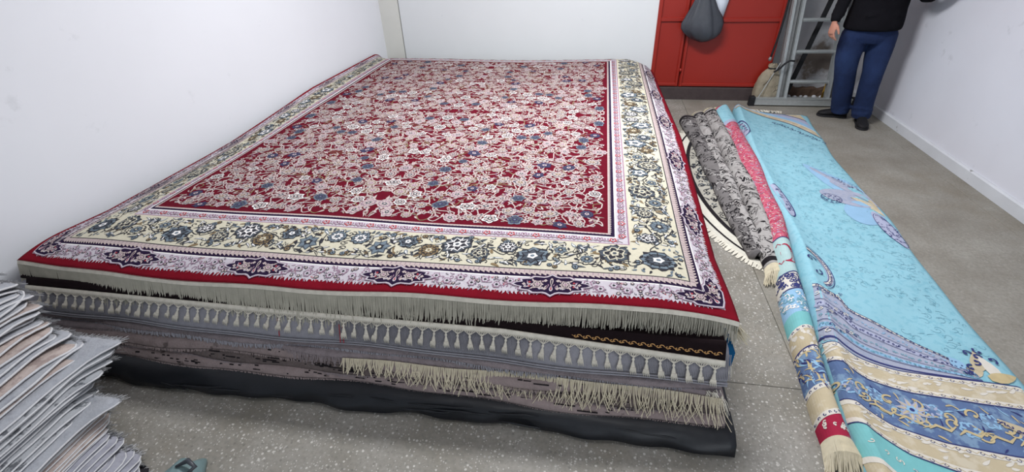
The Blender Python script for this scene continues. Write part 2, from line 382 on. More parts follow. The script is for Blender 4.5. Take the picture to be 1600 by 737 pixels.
mb = MB(); mb.box(0.585, 1.80, YB + .04, YB + .06, 0.0, 2.12); mb.build('gap_light_block', MT['red_door'], door)  # added sheet behind both leaves, keeps light from showing through their gap
rbar(0.585, 0.625, 0.14, 2.1, 0.026, 'door_jamb'); rbar(0.62, 0.865, 0.80, 0.84); rbar(0.62, 0.865, 0.145, 0.178)
rbar(0.915, 1.79, 0.79, 0.83); rbar(0.915, 1.79, 0.145, 0.178)
rbar(0.855, 0.884, 0.142, 2.1, 0.018); rbar(0.90, 0.928, 0.142, 2.1, 0.024); rbar(1.77, 1.80, 0.142, 2.1, 0.024, 'door_jamb'); rbar(0.585, 1.80, 2.1, 2.14, 0.026, 'door_head')
rbar(0.62, 0.865, 1.45, 1.49); rbar(0.915, 1.79, 1.45, 1.49)
mb = MB(); mb.tube([(0.892, YB - .012, 0.30), (0.892, YB - .012, 0.335)], [0.013, 0.013], 10); mb.tube([(0.892, YB - .03, 0.317), (0.892, YB - .008, 0.317)], 0.008, 8); mb.build('hinge', MT['red_door'], door, True)
mb = MB(); mb.rings([[(0.56, YB - .012, 0), (1.80, YB - .012, 0), (1.80, YB + .1, 0), (0.56, YB + .1, 0)], [(0.56, YB - .012, .125), (1.80, YB - .012, .125), (1.80, YB + .1, .125), (0.56, YB + .1, .125)],
                     [(0.56, YB - .004, .135), (1.80, YB - .004, .135), (1.80, YB + .1, .135), (0.56, YB + .1, .135)]]); struct('trim_2', mb, MT['dark_stone'])
# ceiling lamps (fixtures that carry the light)
for yy in (3.2, 0.6):
    mb = MB(); mb.box(-0.9, 0.7, yy - .2, yy + .2, 2.945, 3.0)
    o = mb.build('ceiling_lamp', MT['lampwhite']); tag(o, 'flat white ceiling lamp above the ' + ('rug stack' if yy > 2 else 'near end of the room'), 'lamp')

# ================================================================== THE STACK OF RUGS
def yfront(z): return 1.13 + 0.6 * z
# --- top rug surface -------------------------------------------------
WM = 0.505                                             # border width outside the field
FU, FV = 2.33, 3.18                                    # field size
def und(x, y): return 0.004 * np.sin(2.3 * x + 1.1 * y + 1) + 0.004 * np.sin(1.7 * y - 2.9 * x) + 0.0025 * np.sin(6.1 * x + 3) * np.sin(4.3 * y)
def droop(s, s0, k):
    """arc length s outward from field edge -> (horizontal, drop): straight to s0, then bends down along an arc with curvature k"""
    t = np.maximum(s - s0, 0); a = k * t
    a = np.minimum(a, 1.25); tl = np.where(k * t > 1.25, t - 1.25 / k, 0)
    return np.minimum(s, s0) + np.sin(a) / k + tl * math.cos(1.25), (1 - np.cos(a)) / k + tl * math.sin(1.25)
def rug_top(u, v):
    """u: 0 at the field's left edge .. FU at its right; v: 0 at the field's front edge .. FV at its back; borders reach WM further out"""
    u = np.asarray(u, float); v = np.asarray(v, float)
    vv = np.clip(v / FV, 0, 1)
    # front / back
    fx, fz = droop(np.maximum(-v, 0) * np.interp(u, [-.5, .3, 1.1, 2.1, 2.83], [.93, 1.0, 1.0, .95, .88]), 0.22, 1.55 - 1.05 * np.clip((u + WM) / (FU + 2 * WM), 0, 1) + 0.15 * np.sin(3.1 * u))
    bx, bz = droop(np.maximum(v - FV, 0), 0.06, 3.6)
    y = np.where(v < 0, 1.837 - fx, np.where(v > FV, 5.015 + bx, 1.837 + v * (3.178 / FV)))
    z = 0.5 - np.where(v < 0, fz, 0) - np.where(v > FV, bz, 0)
    ends = np.abs(vv - 0.42) * 1.5
    kr = 1.0 + 1.3 * np.clip(ends, 0, 1)
    rx, rz = droop(np.maximum(u - FU, 0), 0.16, kr)
    xl = -2.256 + 0.066 * vv
    x = np.where(u > FU, 0.097 + rx, xl + np.clip(u / FU, 0, 1) * (0.097 - xl))
    z = z - np.where(u > FU, rz * (1 - 0.45 * np.clip(-v / WM, 0, 1)), 0)
    # left: runs out towards the wall; near part sags, far part rides up the wall
    s = np.maximum(-u, 0); sag = np.interp(vv, [0, 0.25, 0.6, 1], [0.045, 0.035, 0.0, 0.0]) * (s / WM) ** 1.6 * (1 - 0.7 * np.clip(-v / WM, 0, 1))
    room = xl - (-2.72 + 0.069 * (y - 1.3)) - 0.012
    R = 0.12; flat = np.maximum(room - R, 0.02); over = np.maximum(s - flat, 0) * 0.30
    ang = np.minimum(over / R, PI / 2); up = np.maximum(over - R * PI / 2, 0)
    cx_ = np.minimum(s, flat) + R * np.sin(ang); cz_ = R * (1 - np.cos(ang)) + up
    curl = np.clip((vv - 0.30) / 0.35, 0, 1)           # 0 near: simply lies down to the wall
    lx = s * np.minimum(1, (room - 0.08) / WM)
    x = np.where(u < 0, xl - (cx_ * curl + lx * (1 - curl)), x); z = z + np.where(u < 0, cz_ * curl, 0) - sag
    f = np.clip(np.minimum(np.minimum(u + WM, FU + WM - u), np.minimum(v + WM, FV + WM - v)) / 0.3, 0, 1)
    z = z + und(x, y) * (0.35 + 0.65 * f)
    z = z + np.where(v < -0.25, 0.005 * np.sin(9 * u) * (-v - 0.25) / 0.25, 0)
    return np.stack([x, y, z], -1)
RT = offset_surface(rug_top)

rug = thing('top_rug', 'large red floral rug with cream border and ivory fringe, topmost of the big stack', 'rug', (-1.0, 3.3, 0.5))
# bands outward from the field edge
BD = [(0.0, 0.012, 'pinkcream'), (0.012, 0.030, 'navy'), (0.030, 0.037, 'whiteline'), (0.037, 0.086, 'lilac'), (0.086, 0.093, 'mauve'), (0.093, 0.318, 'cream'), (0.318, 0.324, 'charcoal'),
      (0.324, 0.346, 'pinkcream'), (0.346, 0.367, 'navy'), (0.367, 0.373, 'whiteline'), (0.373, 0.452, 'lilac'), (0.452, 0.505, 'crimson_band')]
edges = [0.0] + [b[1] for b in BD]
fine = [e for e in edges]
for a, b in zip(edges[:-1], edges[1:]):
    k = int((b - a) / 0.02)
    for i in range(1, k + 1): fine.append(a + (b - a) * i / (k + 1))
fine = sorted(set(round(x, 5) for x in fine))
us = [-d for d in fine[::-1]] + [FU * i / 90 for i in range(1, 90)] + [FU + d for d in fine]
vs_ = [-d for d in fine[::-1]] + [FV * i / 120 for i in range(1, 120)] + [FV + d for d in fine]
bm_names = ['crimson'] + sorted(set(b[2] for b in BD)); bidx = {n: i for i, n in enumerate(bm_names)}
def band_of(u, v):
    d = max(-u, u - FU, -v, v - FV)
    if d <= 0: return 0
    for a, b, n in BD:
        if d < b: return bidx[n]
    return bidx['crimson_band']
U, V = np.meshgrid(us, vs_, indexing='ij'); G = rug_top(U.ravel(), V.ravel()).reshape(len(us), len(vs_), 3)
mb = MB(); mb.grid(G.tolist(), lambda i, j: band_of((us[i] + us[i + 1]) / 2, (vs_[j] + vs_[j + 1]) / 2))
# thickness: underside 12 mm below
Gl = RT(U.ravel(), V.ravel(), -0.012).reshape(G.shape); b0 = len(mb.v); nu, nv = len(us), len(vs_)
mb.mi = bidx['crimson_band']
per = [(i, 0) for i in range(nu)] + [(nu - 1, j) for j in range(1, nv)] + [(i, nv - 1) for i in range(nu - 2, -1, -1)] + [(0, j) for j in range(nv - 2, 0, -1)]
mb.v += [tuple(Gl[i][j]) for i, j in per]
for k in range(len(per)):
    k2 = (k + 1) % len(per); i, j = per[k]; i2, j2 = per[k2]
    mb.f.append((i * nv + j, i2 * nv + j2, b0 + k2, b0 + k)); mb.m.append(mb.mi)
pile = mb.build('pile', [MT[n] for n in bm_names], rug, True)

# --- field pattern (one quarter drawn, mirrored like the loom card) ---
rnd = random.Random(11)
P = Pattern()
def field_quarter(P):
    items = []
    nx, ny = 11, 15; sx, sy = (FU / 2) / nx, (FV / 2) / ny
    pts = {}
    for i in range(nx + 1):
        for j in range(ny + 1):
            pts[i, j] = ((i + 0.5 + rnd.uniform(-.22, .22) + (0.25 if j % 2 else -0.25)) * sx, (j + 0.5 + rnd.uniform(-.22, .22)) * sy)
    for (i, j), p in pts.items():
        if i >= nx or j >= ny: continue
        kind = rnd.choice('fffprl')
        r = rnd.uniform(0.026, 0.038); rot = rnd.uniform(0, PI)
        items.append(('F', p, r, rnd.randrange(4), rot, rnd.choice([1.0, 1.15, 1.35]), rnd.random()))
        for (di, dj) in ((1, 0), (0, 1), (1, -1)):
            q = pts.get((i + di, j + dj))
            if q is None: continue
            items.append(('V', p, q, rnd.choice([-1, 1]) * rnd.uniform(0.12, 0.24), rnd.random()))
        for k in range(8):
            a = rnd.uniform(0, 2 * PI); d = r * rnd.uniform(1.3, 2.2)
            items.append(('L', (p[0] + d * math.cos(a), p[1] + d * math.sin(a)), rnd.uniform(0.024, 0.044), rnd.uniform(0.007, 0.013), a + rnd.uniform(-1, 1), rnd.uniform(-.5, .5), rnd.random()))
        for k in range(2):
            a = rnd.uniform(0, 2 * PI); d = rnd.uniform(0.05, 0.066)
            items.append(('R', (p[0] + d * math.cos(a), p[1] + d * math.sin(a)), rnd.uniform(0.009, 0.015), rnd.random(), a))
        a = rnd.uniform(0, 2 * PI); items.append(('S', (p[0] + 0.055 * math.cos(a), p[1] + 0.055 * math.sin(a)), rnd.uniform(0.014, 0.022), a, rnd.choice([-1, 1])))
    return items
items = field_quarter(P)
FC = [('pinkcream', 'mauve', 'pinkcream', 'slate'), ('pinkcream', 'slate', 'pinkcream', 'olive'), ('whiteline', 'slate', 'pinkcream', 'charcoal'), ('bluegrey', 'indigo', 'slate', 'indigo'),
      ('pinkcream', 'wine', 'pinkcream', 'slate'), ('pinkcream', 'olive', 'pinkcream', 'mauve'), ('indigo', 'slate', 'indigo', 'pinkcream')]
for mx_ in (0, 1):
    for my in (0, 1):
        def tr(p): return (FU - p[0] if mx_ else p[0], FV - p[1] if my else p[1])
        def inn(p, r=0.0): q = tr(p); return r + .004 < q[0] < FU - r - .004 and r + .004 < q[1] < FV - r - .004 and p[0] < FU / 2 + .03 and p[1] < FV / 2 + .03
        def ta(a):
            if mx_: a = PI - a
            return -a if my else a
        sg = -1 if (mx_ ^ my) else 1
        for it in items:
            if it[0] == 'F' and inn(it[1], it[2] * 1.1):
                k = (0, 1, 2, 4, 5, 0, 1, 4, 2, 5, 3, 6)[min(int(it[6] * 12), 11)]; flower(P, tr(it[1]), it[2], [pi[x] for x in FC[k]], 1, it[3], ta(it[4]), it[5], 18)
            elif it[0] == 'V' and inn(it[1], .01) and inn(it[2], .01):
                svine(P, tr(it[1]), tr(it[2]), 0.0062, pi['pinkcream'] if it[4] < .8 else pi['olive'], 0, it[3] * sg, 9)
            elif it[0] == 'L' and inn(it[1], .035):
                P.leaf(tr(it[1]), it[2], it[3], ta(it[4]), pi[('pinkcream', 'pinkcream', 'mauve', 'pinkcream', 'pinkcream')[int(it[6] * 5)]], 0, it[5] * sg, pi['olive'] if it[6] < .25 else pi['wine'] if it[6] < .6 else None)
            elif it[0] == 'R' and inn(it[1], .02):
                P.blob(tr(it[1]), it[2], pi['pinkcream'], 1, 5, .25, 10, ta(it[4])); P.blob(tr(it[1]), it[2] * .45, pi[('wine', 'slate', 'indigo')[int(it[3] * 3)]], 2, 0, 0, 6)
            elif it[0] == 'S' and inn(it[1], .03):
                P.spiral(tr(it[1]), it[2], ta(it[3]), 4.2, 0.0045, pi['pinkcream'], 0, it[4] * sg, 9)
fp = link('field_flowers', P.mesh('field_flowers', RT, PAL), rug, False); tag(fp, kind='stuff', label='pink and cream flowers and vines on the crimson field')

# --- borders: drawn in (s along the side, d outward) and mapped to each side -------------------------------
def sides():
    """yield map(s,d)->(u,v), half length of the side, from the side's middle; s in [-L/2-..]"""
    yield (lambda s, d: (FU / 2 + s, -d)), FU
    yield (lambda s, d: (FU / 2 - s, FV + d)), FU
    yield (lambda s, d: (FU + d, FV / 2 + s)), FV
    yield (lambda s, d: (-d, FV / 2 - s)), FV
class Mapped(Pattern):
    pass
def map_pattern(P, fn, clipf=None):
    P.uv = [fn(p[0], p[1]) for p in P.uv]; return P
def merge(A, B):
    b = len(A.uv); A.uv += B.uv; A.lay += B.lay; A.f += [tuple(i + b for i in f) for f in B.f]; A.m += B.m
rb = random.Random(5)
def border_unit(half, corner):
    """cream border motifs for s in [0,half] and corner beyond, mirrored by the caller. d range .10-.31"""
    L_ = []
    n = int(half / 0.105); step = half / n
    for i in range(n + 1):
        s = (i + 0.5) * step
        big = i % 3 == 1
        d = 0.205 + (0.028 if i % 2 else -0.03)
        L_.append(('F', (s, d), 0.056 if big else rb.uniform(0.034, 0.044), rb.randrange(4), rb.uniform(0, PI), 1.15 if big else 1.0, rb.random()))
        L_.append(('V', (s, d), (s + step, 0.205 - (d - 0.205)), rb.uniform(.25, .42) * rb.choice([-1, 1]), rb.random()))
        for k in range(26):
            s2 = s + rb.uniform(-.055, .055); d2 = rb.choice([rb.uniform(.108, .15), rb.uniform(.262, .302), rb.uniform(.12, .29)])
            L_.append(('L', (s2, d2), rb.uniform(.026, .046), rb.uniform(.010, .017), rb.uniform(0, 2 * PI), rb.uniform(-.6, .6), rb.random()))
        for k in range(3):
            L_.append(('R', (s + rb.uniform(-.05, .05), rb.choice([rb.uniform(.11, .14), rb.uniform(.27, .30)])), rb.uniform(.010, .017), rb.random(), 0))
        for k in range(9):
            L_.append(('S', (s + rb.uniform(-.05, .05), rb.uniform(.12, .295)), rb.uniform(.016, .026), rb.uniform(0, 6), rb.choice([-1, 1])))
    return L_
BC = [('bluegrey', 'charcoal', 'slate', 'whiteline'), ('slate', 'whiteline', 'charcoal', 'whiteline'), ('olive', 'charcoal', 'olive', 'cream'), ('cream', 'slate', 'bluegrey', 'charcoal'), ('slate', 'cream', 'charcoal', 'cream'), ('bluegrey', 'slate', 'whiteline', 'slate')]
def draw_border(Q, items, sgn, corner=False, lim=None):
    for it in items:
        c = (it[1][0] * sgn, it[1][1])
        if it[0] == 'F':
            k = int(it[6] * 6); Q.blob(c, it[2] * 1.12, pi['charcoal'], 1, 9, .13, 22, it[4] * sgn, it[5]); flower(Q, c, it[2], [pi[x] for x in BC[k]], 2, it[3], it[4] * sgn, it[5], 18)
        elif it[0] == 'V': svine(Q, c, (it[2][0] * sgn, it[2][1]), 0.005, pi['charcoal'], 0, it[3] * sgn, 12)
        elif it[0] == 'L':
            if not (.103 < it[1][1] + it[2] * math.sin(it[4]) < .310): continue
            k = ('slate', 'bluegrey', 'charcoal', 'olive', 'slate', 'cream')[int(it[6] * 6)]
            a = it[4] if sgn > 0 else PI - it[4]
            if k == 'cream': Q.leaf(c, it[2], it[3], a, pi['charcoal'], 0, it[5] * sgn, pi['cream'])
            else: Q.leaf(c, it[2], it[3], a, pi[k], 0, it[5] * sgn, pi['whiteline'] if it[6] < .3 else None)
        elif it[0] == 'R': Q.blob(c, it[2], pi['charcoal'], 1, 0, 0, 10); Q.blob(c, it[2] * .72, pi['olive' if it[3] < .4 else 'bluegrey'], 2, 0, 0, 10); Q.blob(c, it[2] * .3, pi['charcoal'], 3, 0, 0, 6)
        elif it[0] == 'S': Q.spiral(c, it[2], it[4 - 1] * sgn, 4.4, 0.0045, pi['charcoal'], 0, it[4] * sgn, 9)
BP = Pattern(); GP = Pattern(); OP = Pattern()
for si, (fn, L_) in enumerate(sides()):
    half = L_ / 2
    rb.seed(5 + (si > 1)); it = border_unit(half - 0.03, None)
    Q = Pattern()
    for sg in (1, -1): draw_border(Q, it, sg)
    # corner fill (d used as radius both ways); only drawn by sides 0 and 1 at both ends
    if si < 2:
        for sg in (1, -1):
            c = (sg * (half + 0.205), 0.205)
            Q.blob(c, .07, pi['charcoal'], 1, 10, .12, 26, .8 * sg, 1.1); flower(Q, c, .062, [pi[x] for x in BC[0]], 2, 2, 0, 1.1, 22)
            r2 = random.Random(3)
            for k in range(60):
                s2 = sg * (half + r2.uniform(.10, .31)); d2 = r2.uniform(.105, .305); r_ = math.hypot(s2 - c[0], d2 - c[1])
                if r_ < .08: continue
                q = r2.random()
                if q < .6: Q.leaf((s2, d2), .022, .011, r2.uniform(0, 6), pi[r2.choice(['slate', 'bluegrey', 'charcoal'])], 0, .3)
                elif q < .8: Q.spiral((s2, d2), .014, r2.uniform(0, 6), 4.2, .004, pi['charcoal'], 0)
                else: Q.blob((s2, d2), .013, pi['charcoal'], 1, 6, .2, 12); Q.blob((s2, d2), .007, pi['bluegrey'], 2, 6, .2, 8)
    merge(BP, map_pattern(Q, fn))
    # guard stripes: beads, teeth
    Q = Pattern(); n = int((L_ + .66) / 0.021)
    for k in range(n):
        s = -(half + .33) + (k + .5) * (L_ + .66) / n
        Q.strip([(s, .326), (s, .344)], .002, pi['mauve'], 0)
        Q.strip([(s - .006, .345), (s + .002, .351), (s + .006, .357)], [.010, .009, .002], pi['pinkcream'], 0)
    n = int(L_ / 0.016)
    for k in range(n):
        s = -half + (k + .5) * L_ / n
        Q.strip([(s - .004, .006), (s + .004, .016)], [.007, .003], pi['pinkcream'], 1)
    n = int((L_ + .1) / 0.056)
    for k in range(n):
        s = -(half + .05) + (k + .5) * (L_ + .1) / n; col = ('rose', 'mauve')[k % 2]
        Q.blob((s, .062), .017, pi[col], 1, 5, .25, 14, PI / 2); Q.blob((s, .062), .010, pi['lilac'], 2, 5, .25, 10); Q.blob((s, .060), .005, pi['wine'], 3, 0, 0, 6)
        Q.leaf((s + .02, .048), .018, .007, 1.1, pi['mauve'], 0, .4); Q.leaf((s - .02, .048), .018, .007, 2.0, pi['mauve'], 0, -.4)
        Q.strip([(s + .015, .078), (s + .028, .07), (s + .042, .078)], .003, pi['wine'], 0)
    merge(GP, map_pattern(Q, fn))
    # outer white border: dense scrollwork + jagged outer edge
    Q = Pattern(); ro = random.Random(21 + (si > 1)); n = int((L_ + .80) / 0.05)
    for k in range(n):
        s = -(half + .40) + (k + .5) * (L_ + .80) / n
        for q in range(10):
            s2 = s + ro.uniform(-.026, .026); d2 = ro.uniform(.380, .446); t = ro.random()
            if t < .35: Q.spiral((s2, d2), ro.uniform(.009, .015), ro.uniform(0, 6), 4.4, .0036, pi['mauve'], 0, ro.choice([-1, 1]), 8)
            elif t < .75: Q.leaf((s2, d2), ro.uniform(.014, .024), ro.uniform(.006, .009), ro.uniform(0, 6), pi[ro.choice(['mauve', 'slate', 'charcoal', 'rose'])], 0, ro.uniform(-.5, .5), pi['lilac'])
            else: Q.blob((s2, d2), .008, pi['charcoal'], 1, 5, .2, 10); Q.blob((s2, d2), .0045, pi['pinkcream'], 2, 5, .2, 8)
        c = (s, .412 + (.012 if k % 2 else -.012)); Q.blob(c, .017, pi['mauve'], 2, 6, .2, 14); Q.blob(c, .0125, pi['lilac'], 3, 6, .2, 12); Q.blob(c, .006, pi['charcoal'], 4, 5, .2, 8)
        for q in range(3):                                 # flame-like tips over the crimson edge
            s2 = s + (q - 1) * .017 + ro.uniform(-.003, .003); hh = .006 + .010 * abs(math.sin(s * 9.5)) ** 2 + ro.uniform(0, .004)
            Q.poly_fan((s2, .452), [(s2 - .008, .449), (s2 - .003, .452 + hh * .6), (s2 + ro.uniform(-.006, .006), .452 + hh), (s2 + .004, .452 + hh * .5), (s2 + .008, .449)], pi['lilac'], 0)
            if q == 1: Q.leaf((s2, .45), .017, .006, PI / 2 + ro.uniform(-.5, .5), pi['rose' if k % 3 == 0 else 'mauve'], 1, .3)
    merge(OP, map_pattern(Q, fn))
for nm, PP, lb in (('border_flowers', BP, 'slate blue flowers and scrolls on the cream border'), ('guard_pattern', GP, 'beaded navy and pink guard stripes'), ('outer_scrolls', OP, 'mauve scrolls on the white outer border')):
    tag(link(nm, PP.mesh(nm, RT, PAL), rug, False), kind='stuff', label=lb)
# navy medallions, one part each
def medallion(fn, s0, corner=False):
    Q = Pattern()
    def outline(a, b, k, lay, m):
        N_ = 48; ring = []
        for i in range(N_):
            t = 2 * PI * i / N_; c, sn = math.cos(t), math.sin(t); q = 1 + .075 * math.cos(12 * t)
            ring.append((s0 + a * c * q * (1 + .10 * math.exp(-((abs(c) - 1) / .02) ** 2)), .414 + b * (abs(sn) ** .85) * (1 if sn > 0 else -1) * q * (1.18 if abs(c) < .12 else 1)))
        Q.poly_fan((s0, .414), ring, m, lay)
    outline(.140, .052, 0, 5, pi['mauve']); outline(.135, .049, 0, 6, pi['lilac']); outline(.126, .043, 0, 7, pi['navy'])
    for sx in (-1, 1):
        c = (s0 + sx * .055, .414); Q.blob(c, .021, pi['pinkcream'], 8, 6, .22, 18); Q.blob(c, .0145, pi['navy'], 9, 6, .2, 14); Q.blob(c, .0115, pi['pinkcream'], 10, 6, .2, 12); Q.blob(c, .005, pi['mauve'], 11, 0, 0, 8)
        for a in (0, .9, -.9, 2.4, -2.4): Q.leaf((s0 + sx * (.055 + .024 * math.cos(a)), .414 + .020 * math.sin(a)), .018, .007, (a if sx > 0 else PI - a), pi['pinkcream'], 8, .3)
        for d_ in (.392, .436): Q.blob((s0 + sx * .024, d_), .007, pi['pinkcream'], 8, 4, .2, 8); Q.blob((s0 + sx * .087, d_ * .5 + .207), .005, pi['rose'], 8, 4, .2, 8)
    rm = random.Random(2)
    for k in range(26):
        x = rm.uniform(.01, .10); y = rm.uniform(-1, 1) * .030 * math.sqrt(max(0, 1 - (x / .115) ** 2)); a = rm.uniform(0, 6)
        for sx in (-1, 1): Q.leaf((s0 + sx * x, .414 + y), .013, .005, a if sx > 0 else PI - a, pi[('pinkcream', 'mauve', 'lilac')[k % 3]], 8, .3)
    for sx in (-1, 1): Q.blob((s0 + sx * .108, .414), .007, pi['pinkcream'], 8, 4, .2, 8)
    Q.leaf((s0, .378), .045, .013, PI / 2, pi['pinkcream'], 8, 0, pi['navy']); Q.leaf((s0, .45), .030, .014, -PI / 2, pi['lilac'], 9, 0, pi['rose'])
    return map_pattern(Q, fn)
sd = list(sides())
for fn, L_ in sd:
    nmed = 4 if L_ == FU else 5
    span = L_ / 2 + .414
    for k in range(nmed):
        s0 = -span + (k + 1) * 2 * span / (nmed + 1)
        link('medallion', medallion(fn, s0).mesh('medallion', RT, PAL), rug, False)
def corner_fn(sx, sy):
    # L-shaped corner medallion: bend the strip round the corner
    cu = FU if sx > 0 else 0; cv = FV if sy > 0 else 0
    def fn(s, d):
        dd = d - .414; R0 = .045; q = .414
        cxu = cu + sx * (q - R0); cvv = cv + sy * (q - R0); arc = R0 * PI / 2
        if s < -arc / 2: return (cxu + sx * (s + arc / 2), cv + sy * (q + dd))
        if s > arc / 2: return (cu + sx * (q + dd), cvv - sy * (s - arc / 2))
        a = PI / 2 * (s + arc / 2) / arc; r = R0 + dd; r = max(r, .003)
        return (cxu + sx * r * math.sin(a), cvv + sy * r * math.cos(a))
    return fn
for sx in (1, -1):
    for sy in (1, -1): link('medallion', medallion(corner_fn(sx, sy), 0.0).mesh('medallion', RT, PAL), rug, False)

# --- fringe makers ------------------------------------------------------
def fringe(path, down, length, every, w_, rnd, spread=0.15, out=None, jitter=0.25, segs=3, lift=0.0):
    """ribbons hanging from a path (list of Vectors); returns MB"""
    mb = MB(); d = [0.0]
    for a, b in zip(path[:-1], path[1:]): d.append(d[-1] + (b - a).length)
    n = int(d[-1] / every)
    for k in range(n):
        t = (k + rnd.uniform(.2, .8)) / n * d[-1]; i = max(0, min(len(path) - 2, int(np.searchsorted(d, t)) - 1)); q = (t - d[i]) / max(d[i + 1] - d[i], 1e-6)
        p = path[i].lerp(path[i + 1], q); al = (path[i + 1] - path[i]).normalized(); dn = Vector(down(p) if callable(down) else down).normalized()
        nrm = al.cross(dn).normalized(); L_ = (length(p) if callable(length) else length) * rnd.uniform(1 - jitter, 1 + jitter * .5); sw = al * rnd.uniform(-spread, spread) + nrm * rnd.uniform(-.06, .1); p = p + nrm * rnd.uniform(0, .003)
        vs = []
        for s in range(segs + 1):
            f = s / segs; c = p + dn * L_ * f + sw * L_ * f * f + Vector((0, 0, -lift * f * f)); ww = w_ * (1 - .35 * f) / 2
            tw = al * math.cos(.5) + nrm * .3
            vs += [c - tw * ww, c + tw * ww + nrm * .0008]
        mb.add(vs, [(2 * s, 2 * s + 1, 2 * s + 3, 2 * s + 2) for s in range(segs)])
    return mb
rf = random.Random(4)
uu = np.linspace(-WM, FU + WM, 160); fp_ = RT(uu, np.full_like(uu, -WM), -0.004)
path = [Vector(p) for p in fp_]
dnf = (0.0, -0.30, -0.95)
# woven kelim end strip, then threads
mb = MB(); mb.grid([[tuple(p + Vector((0, 0, .005))) for p in path], [tuple(p + Vector((0, -.004, -.004))) for p in path], [tuple(p + Vector((0, -.008, -.012))) for p in path]]); mb.build('end_strip', MT['fringe_ivory'], rug, True)
p2 = [p + Vector((0, -.006, -.008)) for p in path]
flen = lambda p: float(np.interp(p.x, [-1.2, -.3, .4], [.155, .102, .082]))
mb = fringe(p2, dnf, flen, .0042, .0046, rf, .12); m2 = fringe([p + Vector((0, .003, 0)) for p in p2], dnf, lambda p: flen(p) * .92, .0045, .0048, rf, .08); mb.add(m2.v, m2.f)
tag(mb.build('fringe', MT['fringe_grey'], rug), kind='stuff')
# a loose tuft at the right corner
mb = MB(); cpt = path[-1]
for k in range(46):
    a = rf.uniform(-.7, .5); L_ = rf.uniform(.04, .085); d = Vector((math.cos(a), -.25 + rf.uniform(-.2, .3), -.75 + .5 * math.sin(a))).normalized(); p = cpt + Vector((-.012, rf.uniform(0, .03), rf.uniform(-.05, 0)))
    mb.tube([p, p + d * L_ * .5 + Vector((0, 0, -.004)), p + d * L_ + Vector((0, 0, -.018))], [.0016, .0014, .0009], 3, False)
tag(mb.build('corner_tuft', MT['fringe_cream'], rug), kind='stuff')
ul = np.linspace(-WM, FU + WM, 60); bp = RT(ul, np.full_like(ul, FV + WM), -.004)
tag(fringe([Vector(p) for p in bp], (0, .3, -.9), .07, .02, .004, rf).build('fringe', MT['fringe_grey'], rug), kind='stuff')

# --- rugs under it -------------------------------------------------------
def x_left(z): return -2.62
def x_right(z): return 0.555 - 0.11 * z
def layer_rug(name, label, z0, z1, m, xl=None, xr=None, y_in=0.0, wob=0.006, seed=0, yback=5.2, bulge=0.008, dz_left=0.0, nx=90, edgemat=None):
    """a rug (or folded rug) lying in the stack: closed slab whose front is a rounded fold. dz_left lowers/raises its left end"""
    r = random.Random(seed); ph = [r.uniform(0, 6) for _ in range(6)]
    xl = x_left(0) if xl is None else xl; xr = x_right((z0 + z1) / 2) if xr is None else xr
    th = z1 - z0; P_ = []; Q_ = []
    zc = (z0 + z1) / 2
    prof = []
    K = 6
    for k in range(K + 1):
        a = -PI / 2 + PI * k / K; prof.append((-math.cos(a) * bulge, math.sin(a)))
    rings = []
    for i in range(nx + 1):
        t = i / nx; x = xl + (xr - xl) * t
        wz = wob * (math.sin(3 * x + ph[0]) + .5 * math.sin(8 * x + ph[1])) * .5; wy = wob * 1.6 * (math.sin(4 * x + ph[2]) + .6 * math.sin(11 * x + ph[3])); dl = dz_left * (1 - t) ** 1.5
        ring = []; x_f = x
        for (py, pz) in prof:
            z = zc + pz * th / 2 + wz + dl
            ring.append((x, yfront(z) + y_in + py + wy, z))
        xb = max(x, wx(yback) + .03); ring.append((xb, yback, zc + th / 2)); ring.append((xb, yback, zc - th / 2))
        rings.append(ring)
    mb = MB(); mb.rings(rings)
    root = thing(name, label, 'rug', ((xl + xr) / 2, 3.2, zc))
    mb.build('pile', MT[m] if isinstance(m, str) else m, root, True)
    edge = [Vector(rg[0]) for rg in rings]
    return root, rings
# core the thick pile rests on is made of the rugs themselves: thickness stacked from the floor up
tarp_z = .085
# tarp-wrapped base
tp = thing('wrapped_base', 'low base wrapped in crumpled black plastic tarp at the foot of the rug stack', 'tarp', (-1.0, 3.2, 0))
rt = random.Random(8); rings = []; n_ = 130
for i in range(n_ + 1):
    t = i / n_; x = -2.58 + (0.60 + 2.58) * t
    bag = .035 * math.exp(-((x + 1.65) / .3) ** 2) + .010 * math.sin(5 * x) + .008 * math.sin(13 * x + 1) + .004 * math.sin(31 * x)
    lift = max(0, .03 * math.sin(2.2 * x + .3)) * (x > -1.4)
    k = 1 if t < .985 else .6
    xo = x + (0 if t < .9 else .012 * math.sin(9 * x))
    rings.append([(xo, 1.135 - bag * .7, .003 + lift * .4), (xo, 1.120 - bag, .022 + .006 * math.sin(17 * x)), (xo, 1.128 - bag * .8 + .007 * math.sin(21 * x), .045), (xo, 1.138 + .006 * math.sin(15 * x + 2), .066), (xo, 1.165 + .004 * math.sin(26 * x), .084), (xo, 1.20, .088),
                  (max(xo, wx(5.2) + .03), 5.15, .088), (max(xo, wx(5.2) + .03), 5.2, .07), (max(xo, wx(5.2) + .03), 5.2, .003)])
mb = MB(); mb.rings(rings); mb.build('tarp', MT['tarp'], tp, True)
# gathered folds on the front of the tarp
for k in range(16):
    mb = MB(); x = rt.uniform(-1.9, .2); L_ = rt.uniform(.12, .35); z = rt.uniform(.03, .07)
    pts = [(x + L_ * s, 1.128 + .012 * (s - .5) ** 2 + (z - .03) * .25 - .035 * math.exp(-((x + L_ * s + 1.65) / .3) ** 2), z + rt.uniform(-.012, .012) * (s - .5) + (.02 * s if k % 2 else -.015 * s)) for s in (0, .25, .5, .75, 1)]
    mb.tube(pts, [.001, .004, .005, .004, .001], 6); mb.build('tarp_fold', MT['tarp'], tp, True)

